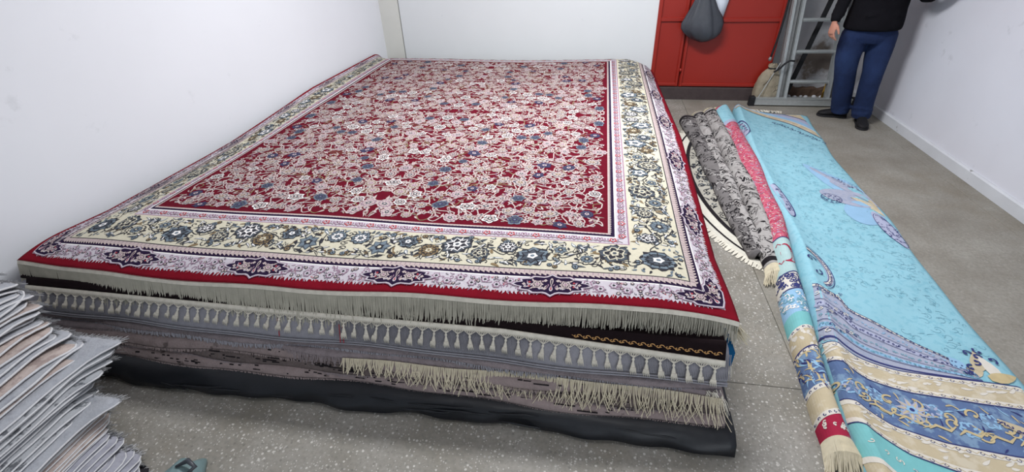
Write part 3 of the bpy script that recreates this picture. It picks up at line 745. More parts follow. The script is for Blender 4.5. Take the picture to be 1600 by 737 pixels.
taupes = []
specs = [('taupe_rug', 'taupe rug at the very bottom of the stack, lying directly on the black tarp', .088, .117, 'taupe', .006),
         ('taupe_rug', 'taupe rug with dark specked edge, second from the bottom of the stack', .119, .148, 'taupe_dark', .014),
         ('taupe_rug', 'taupe rug, third from the bottom of the stack under the cream fringed one', .150, .182, 'taupe', .004)]
for k, (nm, lb, z0, z1, m, yi) in enumerate(specs):
    root, rg = layer_rug(nm, lb, z0, z1, m, seed=k + 20, y_in=yi, xr=.555 - .004 * k); taupes.append((root, rg))
    # ragged short nap fringe along its lower front edge and woven black marks
    pth = [Vector(r_[1]) + Vector((0, -.003, 0)) for r_ in rg]
    tag(fringe(pth, (0, -.35, -.8), .012, .006, .005, rf, .5, segs=1).build('nap', MT['mauve_grey' if k == 1 else 'taupe'], root), kind='stuff')
    mb = MB()
    for q in range((60, 150, 30)[k]):
        t = rf.betavariate(2.2, 1.6) if k else rf.uniform(.2, .9); i = min(len(rg) - 2, int(t * (len(rg) - 1))); p = Vector(rg[i][rf.choice([3, 4, 5])]); L_ = rf.uniform(.004, .022) if q % 4 else rf.uniform(.03, .08)
        a = p + Vector((rf.uniform(-.02, .02), -.0015, rf.uniform(-.003, .003)))
        mb.add([a, a + Vector((L_, 0, 0)), a + Vector((L_, .002, rf.uniform(.003, .007))), a + Vector((0, .002, .005))], [(0, 1, 2, 3)])
    tag(mb.build('dark_marks', MT['blk_line'], root), kind='stuff')
# cream long-fringed rug
root, rg = layer_rug('cream_fringed_rug', 'rug with long tangled cream fringe hanging over its right half, below the shaggy grey one', .184, .202, 'mauve_grey', seed=31, y_in=.01)
pth = [Vector(r_[3]) + Vector((0, -.012, .006)) for r_ in rg if r_[3][0] > -1.0]
tag(fringe(pth, (0, -.60, -.8), lambda p: .055 + .045 * min(1, max(0, (p.x + 1.0) / .6)), .0042, .0045, rf, .45, jitter=.35).build('fringe', MT['fringe_cream'], root), kind='stuff')
mb = MB(); c = Vector(rg[-1][3])
for k in range(60):
    a = rf.uniform(0, 1.2); L_ = rf.uniform(.05, .11); p = c + Vector((rf.uniform(-.06, .0), rf.uniform(-.005, .02), rf.uniform(-.01, .02))); d = Vector((.25 + .3 * rf.random(), -.2, -.85)).normalized()
    mb.tube([p, p + d * L_ * .5 + Vector((.006, -.004, 0)), p + d * L_], [.0018, .0016, .001], 3, False)
tag(mb.build('corner_tuft', MT['fringe_ivory'], root), kind='stuff')
pth = [Vector(r_[3]) for r_ in rg if r_[3][0] <= -.6]
tag(fringe(pth, (0, -.4, -.85), .045, .006, .005, rf, .3, jitter=.4).build('fringe', MT['mauve_grey'], root), kind='stuff')
# shaggy mauve grey rug
root, rg = layer_rug('shaggy_grey_rug', 'mauve grey shaggy rug with worn nap just below the ribbed light grey rug', .204, .229, 'mauve_grey', seed=33, y_in=.004)
pth = [Vector(r_[4]) for r_ in rg]
tag(fringe(pth, (0, -.4, -.85), .022, .005, .005, rf, .4, segs=2).build('nap', MT['mauve_grey'], root), kind='stuff')
pth = [Vector(r_[2]) for r_ in rg]
tag(fringe(pth, (0, -.4, -.85), .022, .006, .005, rf, .4, segs=2).build('nap', MT['ribbed'], root), kind='stuff')
# ribbed light grey rug folded over
root, rg = layer_rug('ribbed_grey_rug', 'light grey ribbed rug folded with rounded front edge, seen behind the cream tassels', .232, .352, 'ribbed', seed=35, y_in=-.004, bulge=.02, xr=.545, wob=.004)
mb = MB()
for z, a in ((.243, 0), (.253, 1)):
    pts = [(r_[2][0], r_[1][1] - .008 + a * .002, z + .003 * math.sin(6 * r_[1][0])) for r_ in rg[::2]]; mb.tube(pts, .0035, 6)
mb.build('seam', MT['ribbed'], root, True)
mb = MB()
for k in range(260):
    x = .55 - k * .006; zt_, zb_ = .343, .262
    p = Vector((x, yfront(zt_) - .026, zt_)); q = Vector((x, yfront(zb_) - .027, zb_)); mb.bar(p, q, .0022, .0022)
tag(mb.build('rib', MT['ribbed'], root), kind='stuff')
for x in (-1.27, -.99, -.975):
    mb = MB(); mb.bar((x, yfront(.32) - .03, .32), (x + .01, yfront(.255) - .03, .255), .003, .002); mb.build('red_stitch', MT['rose'], root)
# blue folded corner + white frayed end peeping out at the right
mb = MB(); mb.box(.548, .566, 1.32, 1.46, .275, .335); mb.box(.566, .575, 1.34, 1.44, .275, .325); o = mb.build('rug_corner', mat('petrol_blue_wool', (22, 84, 128), .95), None)
tag(o, 'petrol blue rug corner peeping out at the right end of the stack', 'rug')
mb = MB()
for k in range(40):
    p = Vector((.56 + rf.uniform(0, .01), 1.34 + rf.uniform(0, .08), .275)); mb.tube([p, p + Vector((rf.uniform(0, .012), -.01, -.03)), p + Vector((rf.uniform(-.005, .018), -.02, -.062))], [.0016, .0014, .001], 3, False)
tag(mb.build('fringe', MT['fringe_ivory'], o), kind='stuff')
# black rug with gold scroll border and tassels
root, rg = layer_rug('black_rug', 'black rug with golden scroll edging and cream tassels, second from the top of the stack', .362, .378, 'black_wool', seed=37, y_in=-.004, xr=.53, dz_left=.004, wob=.003, yback=5.15)
# hanging front flap of the black rug (visible at the right), bordered in gold
nx_ = 120; T0 = []; T1 = []
zt = lambda x: .388
zb = lambda x: zt(x) - np.interp(x, [-2.5, -1.2, -.3, .53], [.030, .030, .024, .059])
XF = [-2.56 + 3.09 * i / nx_ for i in range(nx_ + 1)]
def flap(x, t, off):
    z = zt(x) * (1 - t) + zb(x) * t; return (x, yfront(z) - .030 - off, z)
mb = MB(); solid_sheet([[flap(x, t, .004) for x in XF] for t in (0, .33, .66, 1)], [[flap(x, t, -.004) for x in XF] for t in (0, .33, .66, 1)], mb); mb.build('front_flap', MT['black_wool'], root, True)
Q = Pattern()
for k in range(34):
    x = .50 - k * .036; a = (k % 2) * 2 - 1; t0 = .62
    if zt(x) - zb(x) < .03: continue
    Q.spiral((x, t0), 1, 0, 0, 1, 0, 0) if False else None
mb = MB()
for k in range(36):
    x = .50 - k * .034; h = zt(x) - zb(x)
    if h < .036: continue
    cz = zt(x) - h * .68
    for sg, sc_ in ((1, 1.0), (-1, .8)):
        pts = []
        for i in range(8):
            a = 5.0 * i / 7; q = .0085 * sc_ * (1 - .75 * i / 7); z = cz + q * math.sin(a) * sg * .8; pts.append((x + sg * .006 + q * math.cos(a) * 1.3, yfront(z) - .0355, z))
        mb.tube(pts, [.0022] * 7 + [.0012], 4)
    mb.tube([(x - .02, yfront(cz) - .0352, cz + .004), (x - .008, yfront(cz) - .0352, cz - .005), (x + .012, yfront(cz) - .0352, cz - .007)], [.0008, .0016, .0008], 4)
tag(mb.build('gold_scroll', MT['gold'], root), kind='stuff')
# ivory heading band, netting, tassels
def hp(x, dz, off=0.0): z = zb(x) - dz; return Vector((x, yfront(z) - .036 - off, z))
mb = MB(); XB = XF[::1]; solid_sheet([[tuple(hp(x, dz, .003)) for x in XB] for dz in (0, .009, .018)], [[tuple(hp(x, dz, -.002)) for x in XB] for dz in (0, .009, .018)], mb); mb.build('heading_band', MT['fringe_ivory'], root, True)
NT = 62; tm = MB()
pr = [(.0025, 0), (.0055, -.004), (.0062, -.010), (.0035, -.014), (.0070, -.026), (.0105, -.044), (.0120, -.056)]
tm.rings([[(r_ * math.cos(2 * PI * j / 9) * (1 + .1 * ((j % 2))), r_ * .55 * math.sin(2 * PI * j / 9), z) for j in range(9)] for r_, z in pr[::-1]])
for k in range(12):
    a = -.5 + k / 11; tm.bar((a * .02, -.006, -.040), (a * .028, -.007, -.058 - .006 * (k % 3)), .0022, .0016)
tme = tm.mesh('tassel', MT['fringe_ivory']); tme.polygons.foreach_set('use_smooth', [True] * len(tme.polygons))
net = MB()
for k in range(NT):
    x = -2.50 + (k + .5) * (3.02) / NT; c = hp(x, .030, .004)
    o = bpy.data.objects.new('tassel', tme); C.objects.link(o); o.parent = root; o.location = c - Vector(root.location); o.rotation_euler = (-.50 + rf.uniform(-.1, .1), rf.uniform(-.1, .1) + (.25 if x < -1.2 else 0), rf.uniform(-.3, .3)); q = rf.uniform(.78, .92); o.scale = (q, q, q * (.92 if x < -1 else 1.0))
    for dx in (-.022, -.011, 0, .011, .022): net.bar(hp(x + dx, .016, .003), c + Vector((0, 0, .001)), .0026, .0016)
tag(net.build('netting', MT['fringe_ivory'], root), kind='stuff')
# filler rugs between black rug and top rug (edge barely seen)
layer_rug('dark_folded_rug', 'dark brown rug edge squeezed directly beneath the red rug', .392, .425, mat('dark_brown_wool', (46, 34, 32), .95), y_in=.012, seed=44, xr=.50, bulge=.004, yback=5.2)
layer_rug('padding_rug', 'thick grey rug hidden right under the red rug', .427, .475, 'taupe', y_in=.10, seed=45, xr=.36, xl=-2.45, bulge=.004, yback=5.08)

# ================================================================== LEFT PILE OF MATS (fanned, edges towards the camera)
SIL = [(0.0, -1.533, 0.759), (0.02, -1.561, 0.787), (0.07, -1.629, 0.798), (0.12, -1.728, 0.846), (0.15, -1.749, 0.879), (0.18, -1.77, 0.90), (0.22, -1.83, 0.937), (0.26, -1.84, 1.0), (0.31, -1.869, 1.012), (0.34, -1.895, 1.031), (0.4, -2.011, 1.062), (0.45, -2.072, 1.073), (0.5, -2.123, 1.117), (0.54, -2.143, 1.118), (0.6, -2.22, 1.108), (.7, -2.3, 1.1)]
ORD = ['topmost', 'second', 'third', 'fourth', 'fifth', 'sixth', 'seventh', 'eighth', 'ninth', 'tenth', 'eleventh', 'twelfth', 'thirteenth', 'fourteenth', 'fifteenth', 'sixteenth', 'seventeenth', 'eighteenth', 'nineteenth', 'twentieth']
def ordinal(n):
    if n < 20: return ORD[n]
    tens = {2: 'twenty', 3: 'thirty', 4: 'forty', 5: 'fifty', 6: 'sixty'}; o = n + 1; t, u_ = divmod(o, 10)
    if u_ == 0: return {2: 'twentieth', 3: 'thirtieth', 4: 'fortieth', 5: 'fiftieth', 6: 'sixtieth'}[t]
    return tens[t] + '-' + ORD[u_ - 1].replace('topmost', 'first')
pm = {
 'pale': mat('pale_grey_mat', (168, 170, 176), .97, .12, 14, .3, 120, col2=(132, 134, 142), scale2=14, amt2=.8),
 'pinkish': mat('pinkish_beige_mat', (182, 168, 162), .97, .10, 14, .3, 120, col2=(150, 134, 130), scale2=24, amt2=.8, thr=(.52, .62)),
 'speck': mat('speckled_grey_mat', (164, 166, 170), .97, .12, 14, .3, 120, col2=(78, 80, 86), scale2=22, amt2=.85, thr=(.54, .6)),
 'lilacgrey': mat('lilac_grey_mat', (160, 160, 170), .97, .10, 14, .3, 120, col2=(128, 128, 140), scale2=22, amt2=.6),
 'darkm': mat('charcoal_mat', (48, 46, 50), .97, .1, 14, .3, 120),
 'bind': mat('white_mat_binding', (206, 206, 208), .95, .06, 60, .2, 200),
}
KINDS = ['pale'] * 12 + ['pinkish', 'pale', 'pinkish', 'pale', 'pinkish', 'pinkish', 'pale', 'pale', 'pinkish', 'pale', 'pinkish'] + ['pale', 'speck', 'pale', 'speck', 'speck', 'pale', 'speck', 'pale', 'speck', 'speck', 'speck', 'pale', 'speck', 'pinkish', 'pinkish', 'pinkish', 'pinkish', 'pinkish', 'pinkish', 'pinkish'] + ['lilacgrey'] * 12 + ['darkm', 'lilacgrey', 'lilacgrey']
CN = {'pale': 'pale grey', 'pinkish': 'pinkish beige', 'speck': 'dark speckled grey', 'lilacgrey': 'thin lilac grey', 'darkm': 'charcoal'}
NM = len(KINDS); rp = random.Random(17); ZT = 0.72; zz = ZT
th_list = [1.35 if k < 22 else 1.0 if k < 36 else .75 for k in range(NM)]; ssum = sum(th_list)
for k in range(NM):
    th = th_list[k] / ssum * ZT; z1 = zz; z0 = zz - th; zz = z0; zm = (z0 + z1) / 2
    dz_ = (.045 if k < 14 else .03 if k < 36 else .012) * min(1, zm / .25); xr = interp(zm - dz_, [(a, b) for a, b, c in SIL]) + rp.uniform(-.012, .012) + .03 * (k < 14); ye = interp(zm - dz_, [(a, c) for a, b, c in SIL]) + rp.uniform(-.05, .012)
    splay = 0.0
    if 23 <= k <= 27: splay = .085 - .014 * (k - 23); ye += .03 - .01 * (k - 24); xr += .02
    if k == 34: splay = .075; xr += .03
    kd = KINDS[k]; root = thing('folded_mat', f'{CN[kd]} mat with white bound edge, {ordinal(k)} from the top of the left pile', 'mat', ((xr - 2.5) / 2, .4, zm), 'mats fanned in the pile at the left')
    t_ = min(th * .5, .006); ny = 18; nx = 6; up_ = []; lo_ = []
    ph = rp.uniform(0, 6); dr = (.07 if k < 10 else .03 if k < 36 else .014) * rp.uniform(.6, 1.2); rc = (.12 if k < 12 else .06) * rp.uniform(.4, 1.3); amp = rp.uniform(.003, .009)
    y0 = -.35
    def pt(i, j):
        f = i / ny; f = 1 - (1 - f) ** 1.7; y = y0 + (ye - y0) * f; e = max(0, 1 - (ye - y) / .16)
        xe = xr + amp * math.sin(9 * y + ph) + .004 * math.sin(23 * y + ph)
        d = ye - y
        if d < rc: xe -= rc - math.sqrt(max(0, rc * rc - (rc - d) ** 2))
        xe += splay * e * e
        x = -2.56 + (xe + 2.56) * (1 - (1 - j / nx) ** 1.5)
        z = z1 - dr * e * e * (.45 if splay else 1) + .0035 * math.sin(7 * y + ph + x * 3) * (.3 + e) + splay * .25 * e
        zf = max(z, t_ + .001)
        return Vector((x, y, zf))
    for i in range(ny + 1):
        up_.append([pt(i, j) for j in range(nx + 1)]); lo_.append([p - Vector((0, 0, t_)) for p in up_[-1]])
    mb = MB(); solid_sheet([[tuple(p) for p in r_] for r_ in up_], [[tuple(p) for p in r_] for r_ in lo_], mb); mb.build('pile', pm[kd], root, True)
    if kd != 'darkm':
        edge = [r_[-1] - Vector((-.001, 0, t_ * .5)) for r_ in up_] + [p - Vector((0, -.001, t_ * .5)) for p in up_[-1][-2::-1]]
        mb = MB(); mb.tube(edge, .0042 if k < 22 else .0034 if k < 38 else .0027, 6); mb.build('edge_binding', pm['bind'], root, True)
        # some mats show a second bound ply just below
        pth = [up_[-1][j] - Vector((0, 0, t_ * .5)) for j in range(nx + 1)] + [up_[-2][-1] - Vector((0, 0, t_ * .5))]
        pth = pth[1:]
        mb = fringe(pth, (.25, .5, -.35), .026, .0026, .0075, rp, .9, jitter=.6, segs=1)
        m2 = fringe(pth, (.35, .35, .25), .018, .0035, .0075, rp, .9, jitter=.5, segs=1); mb.add(m2.v, m2.f)
        tag(mb.build('frayed_end', pm['bind'], root), kind='stuff')
# teal grey plastic bag at the pile's foot
mb = MB(); rings = []
for i in range(9):
    a = i / 8 * PI / 2; ring = []
    for j in range(28):
        t = 2 * PI * j / 28; wv = 1 + .09 * math.sin(5 * t + i) + .05 * math.sin(11 * t); r_ = .105 * math.cos(a) ** .7 * wv + .001
        ring.append((-1.395 + r_ * math.cos(t) * .8, .685 + r_ * math.sin(t) * 1.2, .002 + .10 * math.sin(a) + .006 * math.sin(7 * t)* math.cos(a) * (i > 0)))
    rings.append(ring)
mb.rings(rings); o = mb.build('plastic_bag', MT['tealbag'], None, True); tag(o, 'crumpled teal grey plastic bag on the floor at the foot of the left pile', 'bag')
mb = MB(); mb.tube([(-1.40, .74, .10), (-1.36, .76, .115), (-1.33, .75, .10), (-1.35, .72, .09)], [.004, .010, .010, .004], 6); mb.build('knot', MT['bagplastic'], o, True)

# ================================================================== RIGHT SIDE: dark rugs, round rug, pink rug, blue rug
# --- round rug (seen only at its left rim) ---
CX, CY = 1.265, 3.50
rr = thing('oval_rug', 'pale oval rug with black rings and white fringe lying flat under the dark grey rugs', 'rug', (CX, CY, 0))
def ell(a, b, n=72, z=0.006): return [(CX + a * math.cos(2 * PI * k / n), CY + b * math.sin(2 * PI * k / n), z) for k in range(n)]
mb = MB(); mb.rings([ell(.61, 1.25, z=.0), ell(.615, 1.255, z=.004), ell(.605, 1.245, z=.008)]); mb.build('pile', MT['round_cream'], rr, True)
def ringmesh(a0, b0, a1, b1, z, m, nm):
    mb = MB(); n = 72; A = ell(a0, b0, n, z); B = ell(a1, b1, n, z)
    mb.add(A + B, [(k, (k + 1) % n, n + (k + 1) % n, n + k) for k in range(n)]); return mb.build(nm, m, rr)
mb = MB(); mb.add(ell(.48, 1.13, z=.0095), [tuple(range(72))]); mb.build('centre', MT['round_bg'], rr)
ringmesh(.475, 1.12, .505, 1.155, .0105, MT['blk_line'], 'black_ring'); ringmesh(.566, 1.205, .582, 1.22, .0095, MT['blk_line'], 'black_ring')
def flatS(x, y): return np.stack([x, y, np.full_like(x, .0096)], -1)
Q = Pattern(); r1 = random.Random(3)
for k in range(420):
    a = r1.uniform(PI * .55, PI * 1.45); f = math.sqrt(r1.uniform(.25, .9)); c = (CX + .48 * f * math.cos(a), CY + 1.12 * f * math.sin(a)); t = r1.random()
    if t < .5: Q.spiral(c, .022, r1.uniform(0, 6), 4.5, .007, pi['charcoal'] if t < .3 else pi['slate'], 0, r1.choice([-1, 1]), 8)
    else: Q.leaf(c, .05, .014, r1.uniform(0, 6), pi['charcoal'] if t < .8 else pi['slate'], 0, .5)
tag(link('scroll_pattern', Q.mesh('scroll_pattern', offset_surface(flatS), PAL), rr, False), kind='stuff')
e_ = [Vector(p) for p in ell(.612, 1.252, 120, .006)]
mb = MB()
for k in range(300):
    a = PI * .5 + PI * k / 299; p = Vector((CX + .61 * math.cos(a), CY + 1.25 * math.sin(a), .006)); d = Vector((math.cos(a) * 1.2, math.sin(a), 0)).normalized(); a2 = rf.uniform(-.25, .25)
    d2 = Vector((d.x * math.cos(a2) - d.y * math.sin(a2), d.x * math.sin(a2) + d.y * math.cos(a2), 0)); s_ = Vector((-d.y, d.x, 0)) * .0055; L_ = rf.uniform(.045, .06)
    mb.add([p - s_, p + s_, p + d2 * L_ + s_ * .8 + Vector((0, 0, -.003)), p + d2 * L_ - s_ * .8 + Vector((0, 0, -.003))], [(0, 1, 2, 3)])
tag(mb.build('fringe', MT['fringe_ivory'], rr), kind='stuff')

# --- rolled / folded long rugs: half-round sausage surface along a centre line ---
def sausage_fn(cl, rw, rh, z0=0.0, wob=0.004, ph=0.0):
    ys_ = np.array([c[1] for c in cl]); o = np.argsort(ys_); ys_ = ys_[o]; xs_ = np.array([c[0] for c in cl])[o]
    rwy = (lambda y: np.interp(y, [a[0] for a in rw], [a[1] for a in rw])); rhy = (lambda y: np.interp(y, [a[0] for a in rh], [a[1] for a in rh]))
    # smooth centre line
    yy = np.linspace(ys_[0] - .02, ys_[-1] + .02, 200); xx = np.interp(yy, ys_, xs_)
    for _ in range(30): xx[1:-1] = (xx[:-2] + 2 * xx[1:-1] + xx[2:]) / 4
    def S(a, y):
        """a: angle 0..pi from the left side over the top to the right"""
        a = np.asarray(a, float); y = np.asarray(y, float)
        c = np.interp(y, yy, xx); w1 = rwy(y) * (1 + .06 * np.sin(7 * y + ph)); h1 = rhy(y) * (1 + .08 * np.sin(5 * y + ph * 2))
        x = c - np.cos(a) * w1; z = z0 + h1 * np.sin(a) ** .9 if False else z0 + h1 * np.abs(np.sin(np.clip(a, 0, PI))) ** .85
        z = z + wob * np.sin(9 * y + 3 * a + ph) * np.sin(np.clip(a, 0, PI))
        return np.stack([x, y, z], -1)
    return S, (float(ys_[0]), float(ys_[-1]))
def sausage(name, S, y0, y1, mts, parent, mi=None, na=22, ny=120):
    a = np.linspace(0, PI, na + 1); y = np.linspace(y0, y1, ny + 1); A, Y = np.meshgrid(a, y, indexing='ij'); G = S(A.ravel(), Y.ravel()).reshape(na + 1, ny + 1, 3)
    mb = MB(); mb.rings([[tuple(G[i][j]) for i in range(na + 1)] for j in range(ny + 1)])
    return mb.build(name, mts, parent, True)
def wrapS(S):                                            # offset outward; parameter (a scaled to metres, y)
    def S0(u, v): return S(PI / 2 + np.asarray(u) / .06, v)
    O = offset_surface(S0)
    return O
DP = ['blk_line', 'lt_line', 'dk_rug', 'md_rug']
def damask(S, y0, y1, seed, wid=.075, dark=True, dens=1.0):
    Q = Pattern(); r = random.Random(seed); n = int((y1 - y0) * 130 * dens)
    for k in range(n):
        y = r.uniform(y0 + .04, y1 - .04); u = r.uniform(-wid, wid); t = r.random()
        m = r.choice([0, 0, 0, 1] if dark else [0, 0, 1, 2])
        if t < .45: Q.spiral((u, y), r.uniform(.016, .030), r.uniform(0, 6), 4.4, .0055, m, 0, r.choice([-1, 1]), 8)
        else: Q.leaf((u, y), r.uniform(.03, .07), r.uniform(.006, .014), r.uniform(0, 6), m, 0, r.uniform(-.7, .7))
    return Q.mesh('damask_pattern', wrapS(S), DP)
def black_band(S, ya, yb, m='blk_line'):
    Q = Pattern(); u_ = np.linspace(-.088, .088, 15); Q.band([(u, ya) for u in u_], [(u, yb) for u in u_], 0, 2, 2); return Q.mesh('end_band', wrapS(S), [m])
clA = [(0.918, 4.723), (0.945, 3.9), (0.955, 3.5), (0.962, 3.088), (0.975, 2.70), (0.99, 2.42)]
clB = [(1.030, 4.80), (1.012, 3.875), (1.003, 3.194), (1.008, 2.78), (1.015, 2.42)]
clC = [(1.150, 4.87), (1.135, 3.887), (1.125, 3.307), (1.100, 2.82), (1.068, 2.42), (1.062, 2.31)]
SA, ra = sausage_fn(clA, [(2.4, .045), (3, .062), (4.2, .072), (4.75, .082)], [(2.4, .05), (3, .06), (4.75, .07)], .008, .006, 1)
SB, rb_ = sausage_fn(clB, [(2.4, .035), (3, .055), (4.8, .06)], [(2.4, .055), (3.2, .08), (4.8, .08)], .008, .006, 2)
SC, rcc = sausage_fn(clC, [(2.3, .06), (3, .062), (4.9, .075)], [(2.3, .065), (3, .09), (4.9, .095)], .008, .006, 3)
r1_ = thing('dark_grey_rug', 'dark charcoal damask rug folded long, nearest the red rug stack', 'rug', (.92, 3.6, 0), 'dark patterned rugs folded lengthwise')
sausage('pile', SA, 2.42, 4.72, MT['dk_rug'], r1_); tag(link('damask_pattern', damask(SA, 2.42, 4.72, 5, .085), r1_, False), kind='stuff')
link('end_band', black_band(SA, 4.66, 4.70), r1_, False)
r2_ = thing('grey_damask_rug', 'grey and black damask rug in two long folds with beige fringe beside pink rug', 'rug', (1.08, 3.6, 0), 'dark patterned rugs folded lengthwise')
sausage('fold', SB, 2.42, 4.80, MT['md_rug'], r2_); sausage('fold', SC, 2.31, 4.87, MT['md_rug'], r2_)
tag(link('damask_pattern', damask(SB, 2.42, 4.80, 6, .06, True), r2_, False), kind='stuff'); tag(link('damask_pattern', damask(SC, 2.36, 4.87, 7, .075, False), r2_, False), kind='stuff')
link('end_band', black_band(SC, 2.335, 2.375), r2_, False); link('end_band', black_band(SC, 4.80, 4.83), r2_, False); link('end_band', black_band(SB, 4.74, 4.77), r2_, False)
def end_fringe(S, y, dy, L_, n, m, parent, a0=.15, a1=PI - .15, flare=.02):
    mb = MB()
    for k in range(n):
        a = a0 + (a1 - a0) * (k + rf.uniform(0, 1)) / n; p = Vector(S(np.array([a]), np.array([y]))[0]); c = Vector((S(np.array([PI / 2]), np.array([y]))[0][0], y, 0)); o_ = (p - c)
        p1 = p + Vector((o_.x * .15 + rf.uniform(-.004, .004), dy * L_ * .5, -.004)); p2_ = p + Vector((o_.x * .3 + rf.uniform(-flare, flare), dy * L_ * rf.uniform(.8, 1.1), -p.z * .75))
        p2_.z = max(p2_.z, .003); mb.tube([p, p1, p2_], [.0032, .0032, .002], 4, False)
    tag(mb.build('fringe', MT[m], parent), kind='stuff')
end_fringe(SC, 2.31, -1, .13, 90, 'fringe_cream', r2_); end_fringe(SC, 4.87, 1, .05, 60, 'fringe_cream', r2_); end_fringe(SB, 4.80, 1, .05, 30, 'fringe_cream', r2_)
mb = MB()
for k in range(60):
    p = Vector((1.11 + rf.uniform(-.02, .02), 2.26 + rf.uniform(-.12, .05), .02)); mb.tube([p, p + Vector((rf.uniform(-.03, .02), -.05, -.006)), p + Vector((rf.uniform(-.05, .02), -.10, -.016))], [.003, .003, .002], 4, False)
tag(mb.build('fringe', MT['fringe_cream'], r2_), kind='stuff')
mb = MB()
for cx_, cy_ in ((1.17, 4.99), (1.24, 5.02)):
    for k in range(14):
        p = Vector((cx_ + rf.uniform(-.02, .02), cy_ - .06, .05)); mb.tube([p, p + Vector((rf.uniform(-.03, .03), .05, .012)), p + Vector((rf.uniform(-.05, .05), .10, -.02))], [.003, .004, .003], 4, False)
tag(mb.build('fringe', MT['fringe_cream'], r2_), kind='stuff')

# --- pink rug: one long fold ---
PK = ['pink', 'raspberry', 'palegreen', 'aqua', 'turq', 'beige', 'offwhite', 'blue', 'dkblue', 'goldtan', 'lavblue', 'aqua_line', 'whiteline', 'lav', 'lavgrey']
pk = {n: i for i, n in enumerate(PK)}
clP = [(1.275, 4.98), (1.252, 4.223), (1.222, 3.507), (1.178, 2.84), (1.118, 2.407), (1.068, 2.063), (1.018, 1.699), (0.985, 1.446), (0.974, 1.30), (0.975, 1.19)]
SP, rpp = sausage_fn(clP, [(1.19, .050), (1.7, .055), (2.4, .062), (3.5, .085), (4.98, .085)], [(1.19, .07), (1.7, .085), (2.4, .10), (3.5, .11), (4.98, .10)], .0, .003, 0.5)
pr_ = thing('pink_rug', 'pink rug with aqua and blue bordered end, rolled long beside the blue rug', 'rug', (1.1, 3.2, 0))
sausage('pile', SP, 1.22, 4.96, MT['pink'], pr_, ny=160)
WPS = wrapS(SP)
def bandP(Q, ya, yb, m, lay=0, slant=.03, u0=-.094, u1=.094):
    u_ = np.linspace(u0, u1, 19); k = max(1, int(abs(yb - ya) / .02)); Q.band([(u, ya + slant * u / .09) for u in u_], [(u, yb + slant * u / .09) for u in u_], m, lay, k)
Q = Pattern(); r = random.Random(9)
bandP(Q, 4.55, 4.96, pk['aqua'], 0, .10); bandP(Q, 4.50, 4.57, pk['lavgrey'], 0, .10)
bandP(Q, 2.20, 2.52, pk['palegreen']); bandP(Q, 2.07, 2.21, pk['offwhite']); bandP(Q, 1.90, 2.07, pk['lavblue']); bandP(Q, 1.79, 1.90, pk['turq']); bandP(Q, 1.65, 1.79, pk['beige']); bandP(Q, 1.45, 1.66, pk['blue'])
bandP(Q, 1.32, 1.45, pk['beige']); bandP(Q, 1.222, 1.32, pk['raspberry'])
for y_ in (1.79, 1.655, 1.45, 1.325): bandP(Q, y_ - .012, y_ + .012, pk['offwhite'], 2)
for y_ in (2.52, 2.205, 2.075, 1.665): bandP(Q, y_ - .004, y_ + .004, pk['dkblue'], 3)
for k in range(60):
    Q.spiral((r.uniform(-.085, .085), r.uniform(2.09, 2.19)), .014, r.uniform(0, 6), 4.4, .006, pk['dkblue'], 3, 1, 7)
for k in range(46): Q.spiral((r.uniform(-.085, .085), r.uniform(1.92, 2.05)), .018, r.uniform(0, 6), 4.4, .006, pk[r.choice(['aqua_line', 'whiteline'])], 3, 1, 7)
for k in range(60): Q.leaf((r.uniform(-.085, .085), r.uniform(1.47, 1.63)), .04, .009, r.uniform(0, 6), pk[r.choice(['goldtan', 'dkblue', 'lavblue', 'goldtan'])], 3, .6)
for y_ in (1.79, 1.655, 1.45, 1.325):
    for k in range(8): Q.spiral((-.085 + k * .024, y_ + .03 * (-.085 + k * .024) / .09), .008, 0, 4, .003, pk['dkblue'], 4, 1 if k % 2 else -1, 6)
for k in range(12): Q.spiral((r.uniform(-.06, .07), 1.265 + r.uniform(-.012, .02)), .010, r.uniform(0, 6), 4, .005, pk['offwhite'], 3, 1, 6)
for k in range(20): Q.leaf((r.uniform(-.08, .08), r.uniform(1.67, 1.77)), .03, .014, r.uniform(0, 6), pk['offwhite'], 1, .3)
# crescent on the pale part, white leaf shapes beside the pink
cres = [(.045 * math.cos(a), 2.37 + .075 * math.sin(a)) for a in np.linspace(-1.9, 1.9, 16)]
Q.strip(cres, [.006 + .03 * math.sin(PI * i / 15) for i in range(16)], pk['raspberry'], 3); Q.strip([(-.03, 2.37), (.045, 2.37)], [.03, .004], pk['raspberry'], 3)
Q.strip([(-.02, 2.44), (-.035, 2.46), (-.045, 2.44)], .006, pk['raspberry'], 3); Q.strip([(-.02, 2.30), (-.035, 2.28), (-.045, 2.30)], .006, pk['raspberry'], 3)
for (y_, u_, L_, W_) in ((3.35, -.075, .55, .075), (4.35, -.06, .38, .06)):
    Q.leaf((u_, y_ - L_ / 2), L_, W_ * 1.2, PI / 2, pk['lavgrey'], 1, .06); Q.leaf((u_, y_ - L_ / 2 + .01), L_ * .96, W_, PI / 2, pk['palegreen'], 2, .06)
for k in range(900):
    y_ = r.uniform(2.54, 4.46); u_ = r.uniform(-.08, .085)
    Q.leaf((u_, y_), r.uniform(.012, .024), .004, r.uniform(0, 6), pk[r.choice(['raspberry', 'lavgrey', 'offwhite'])], 0, .6)
tag(link('woven_border', Q.mesh('woven_border', WPS, PK), pr_, False), kind='stuff')
end_fringe(SP, 1.222, -1, .12, 130, 'fringe_cream', pr_, .05, PI - .05, .012)

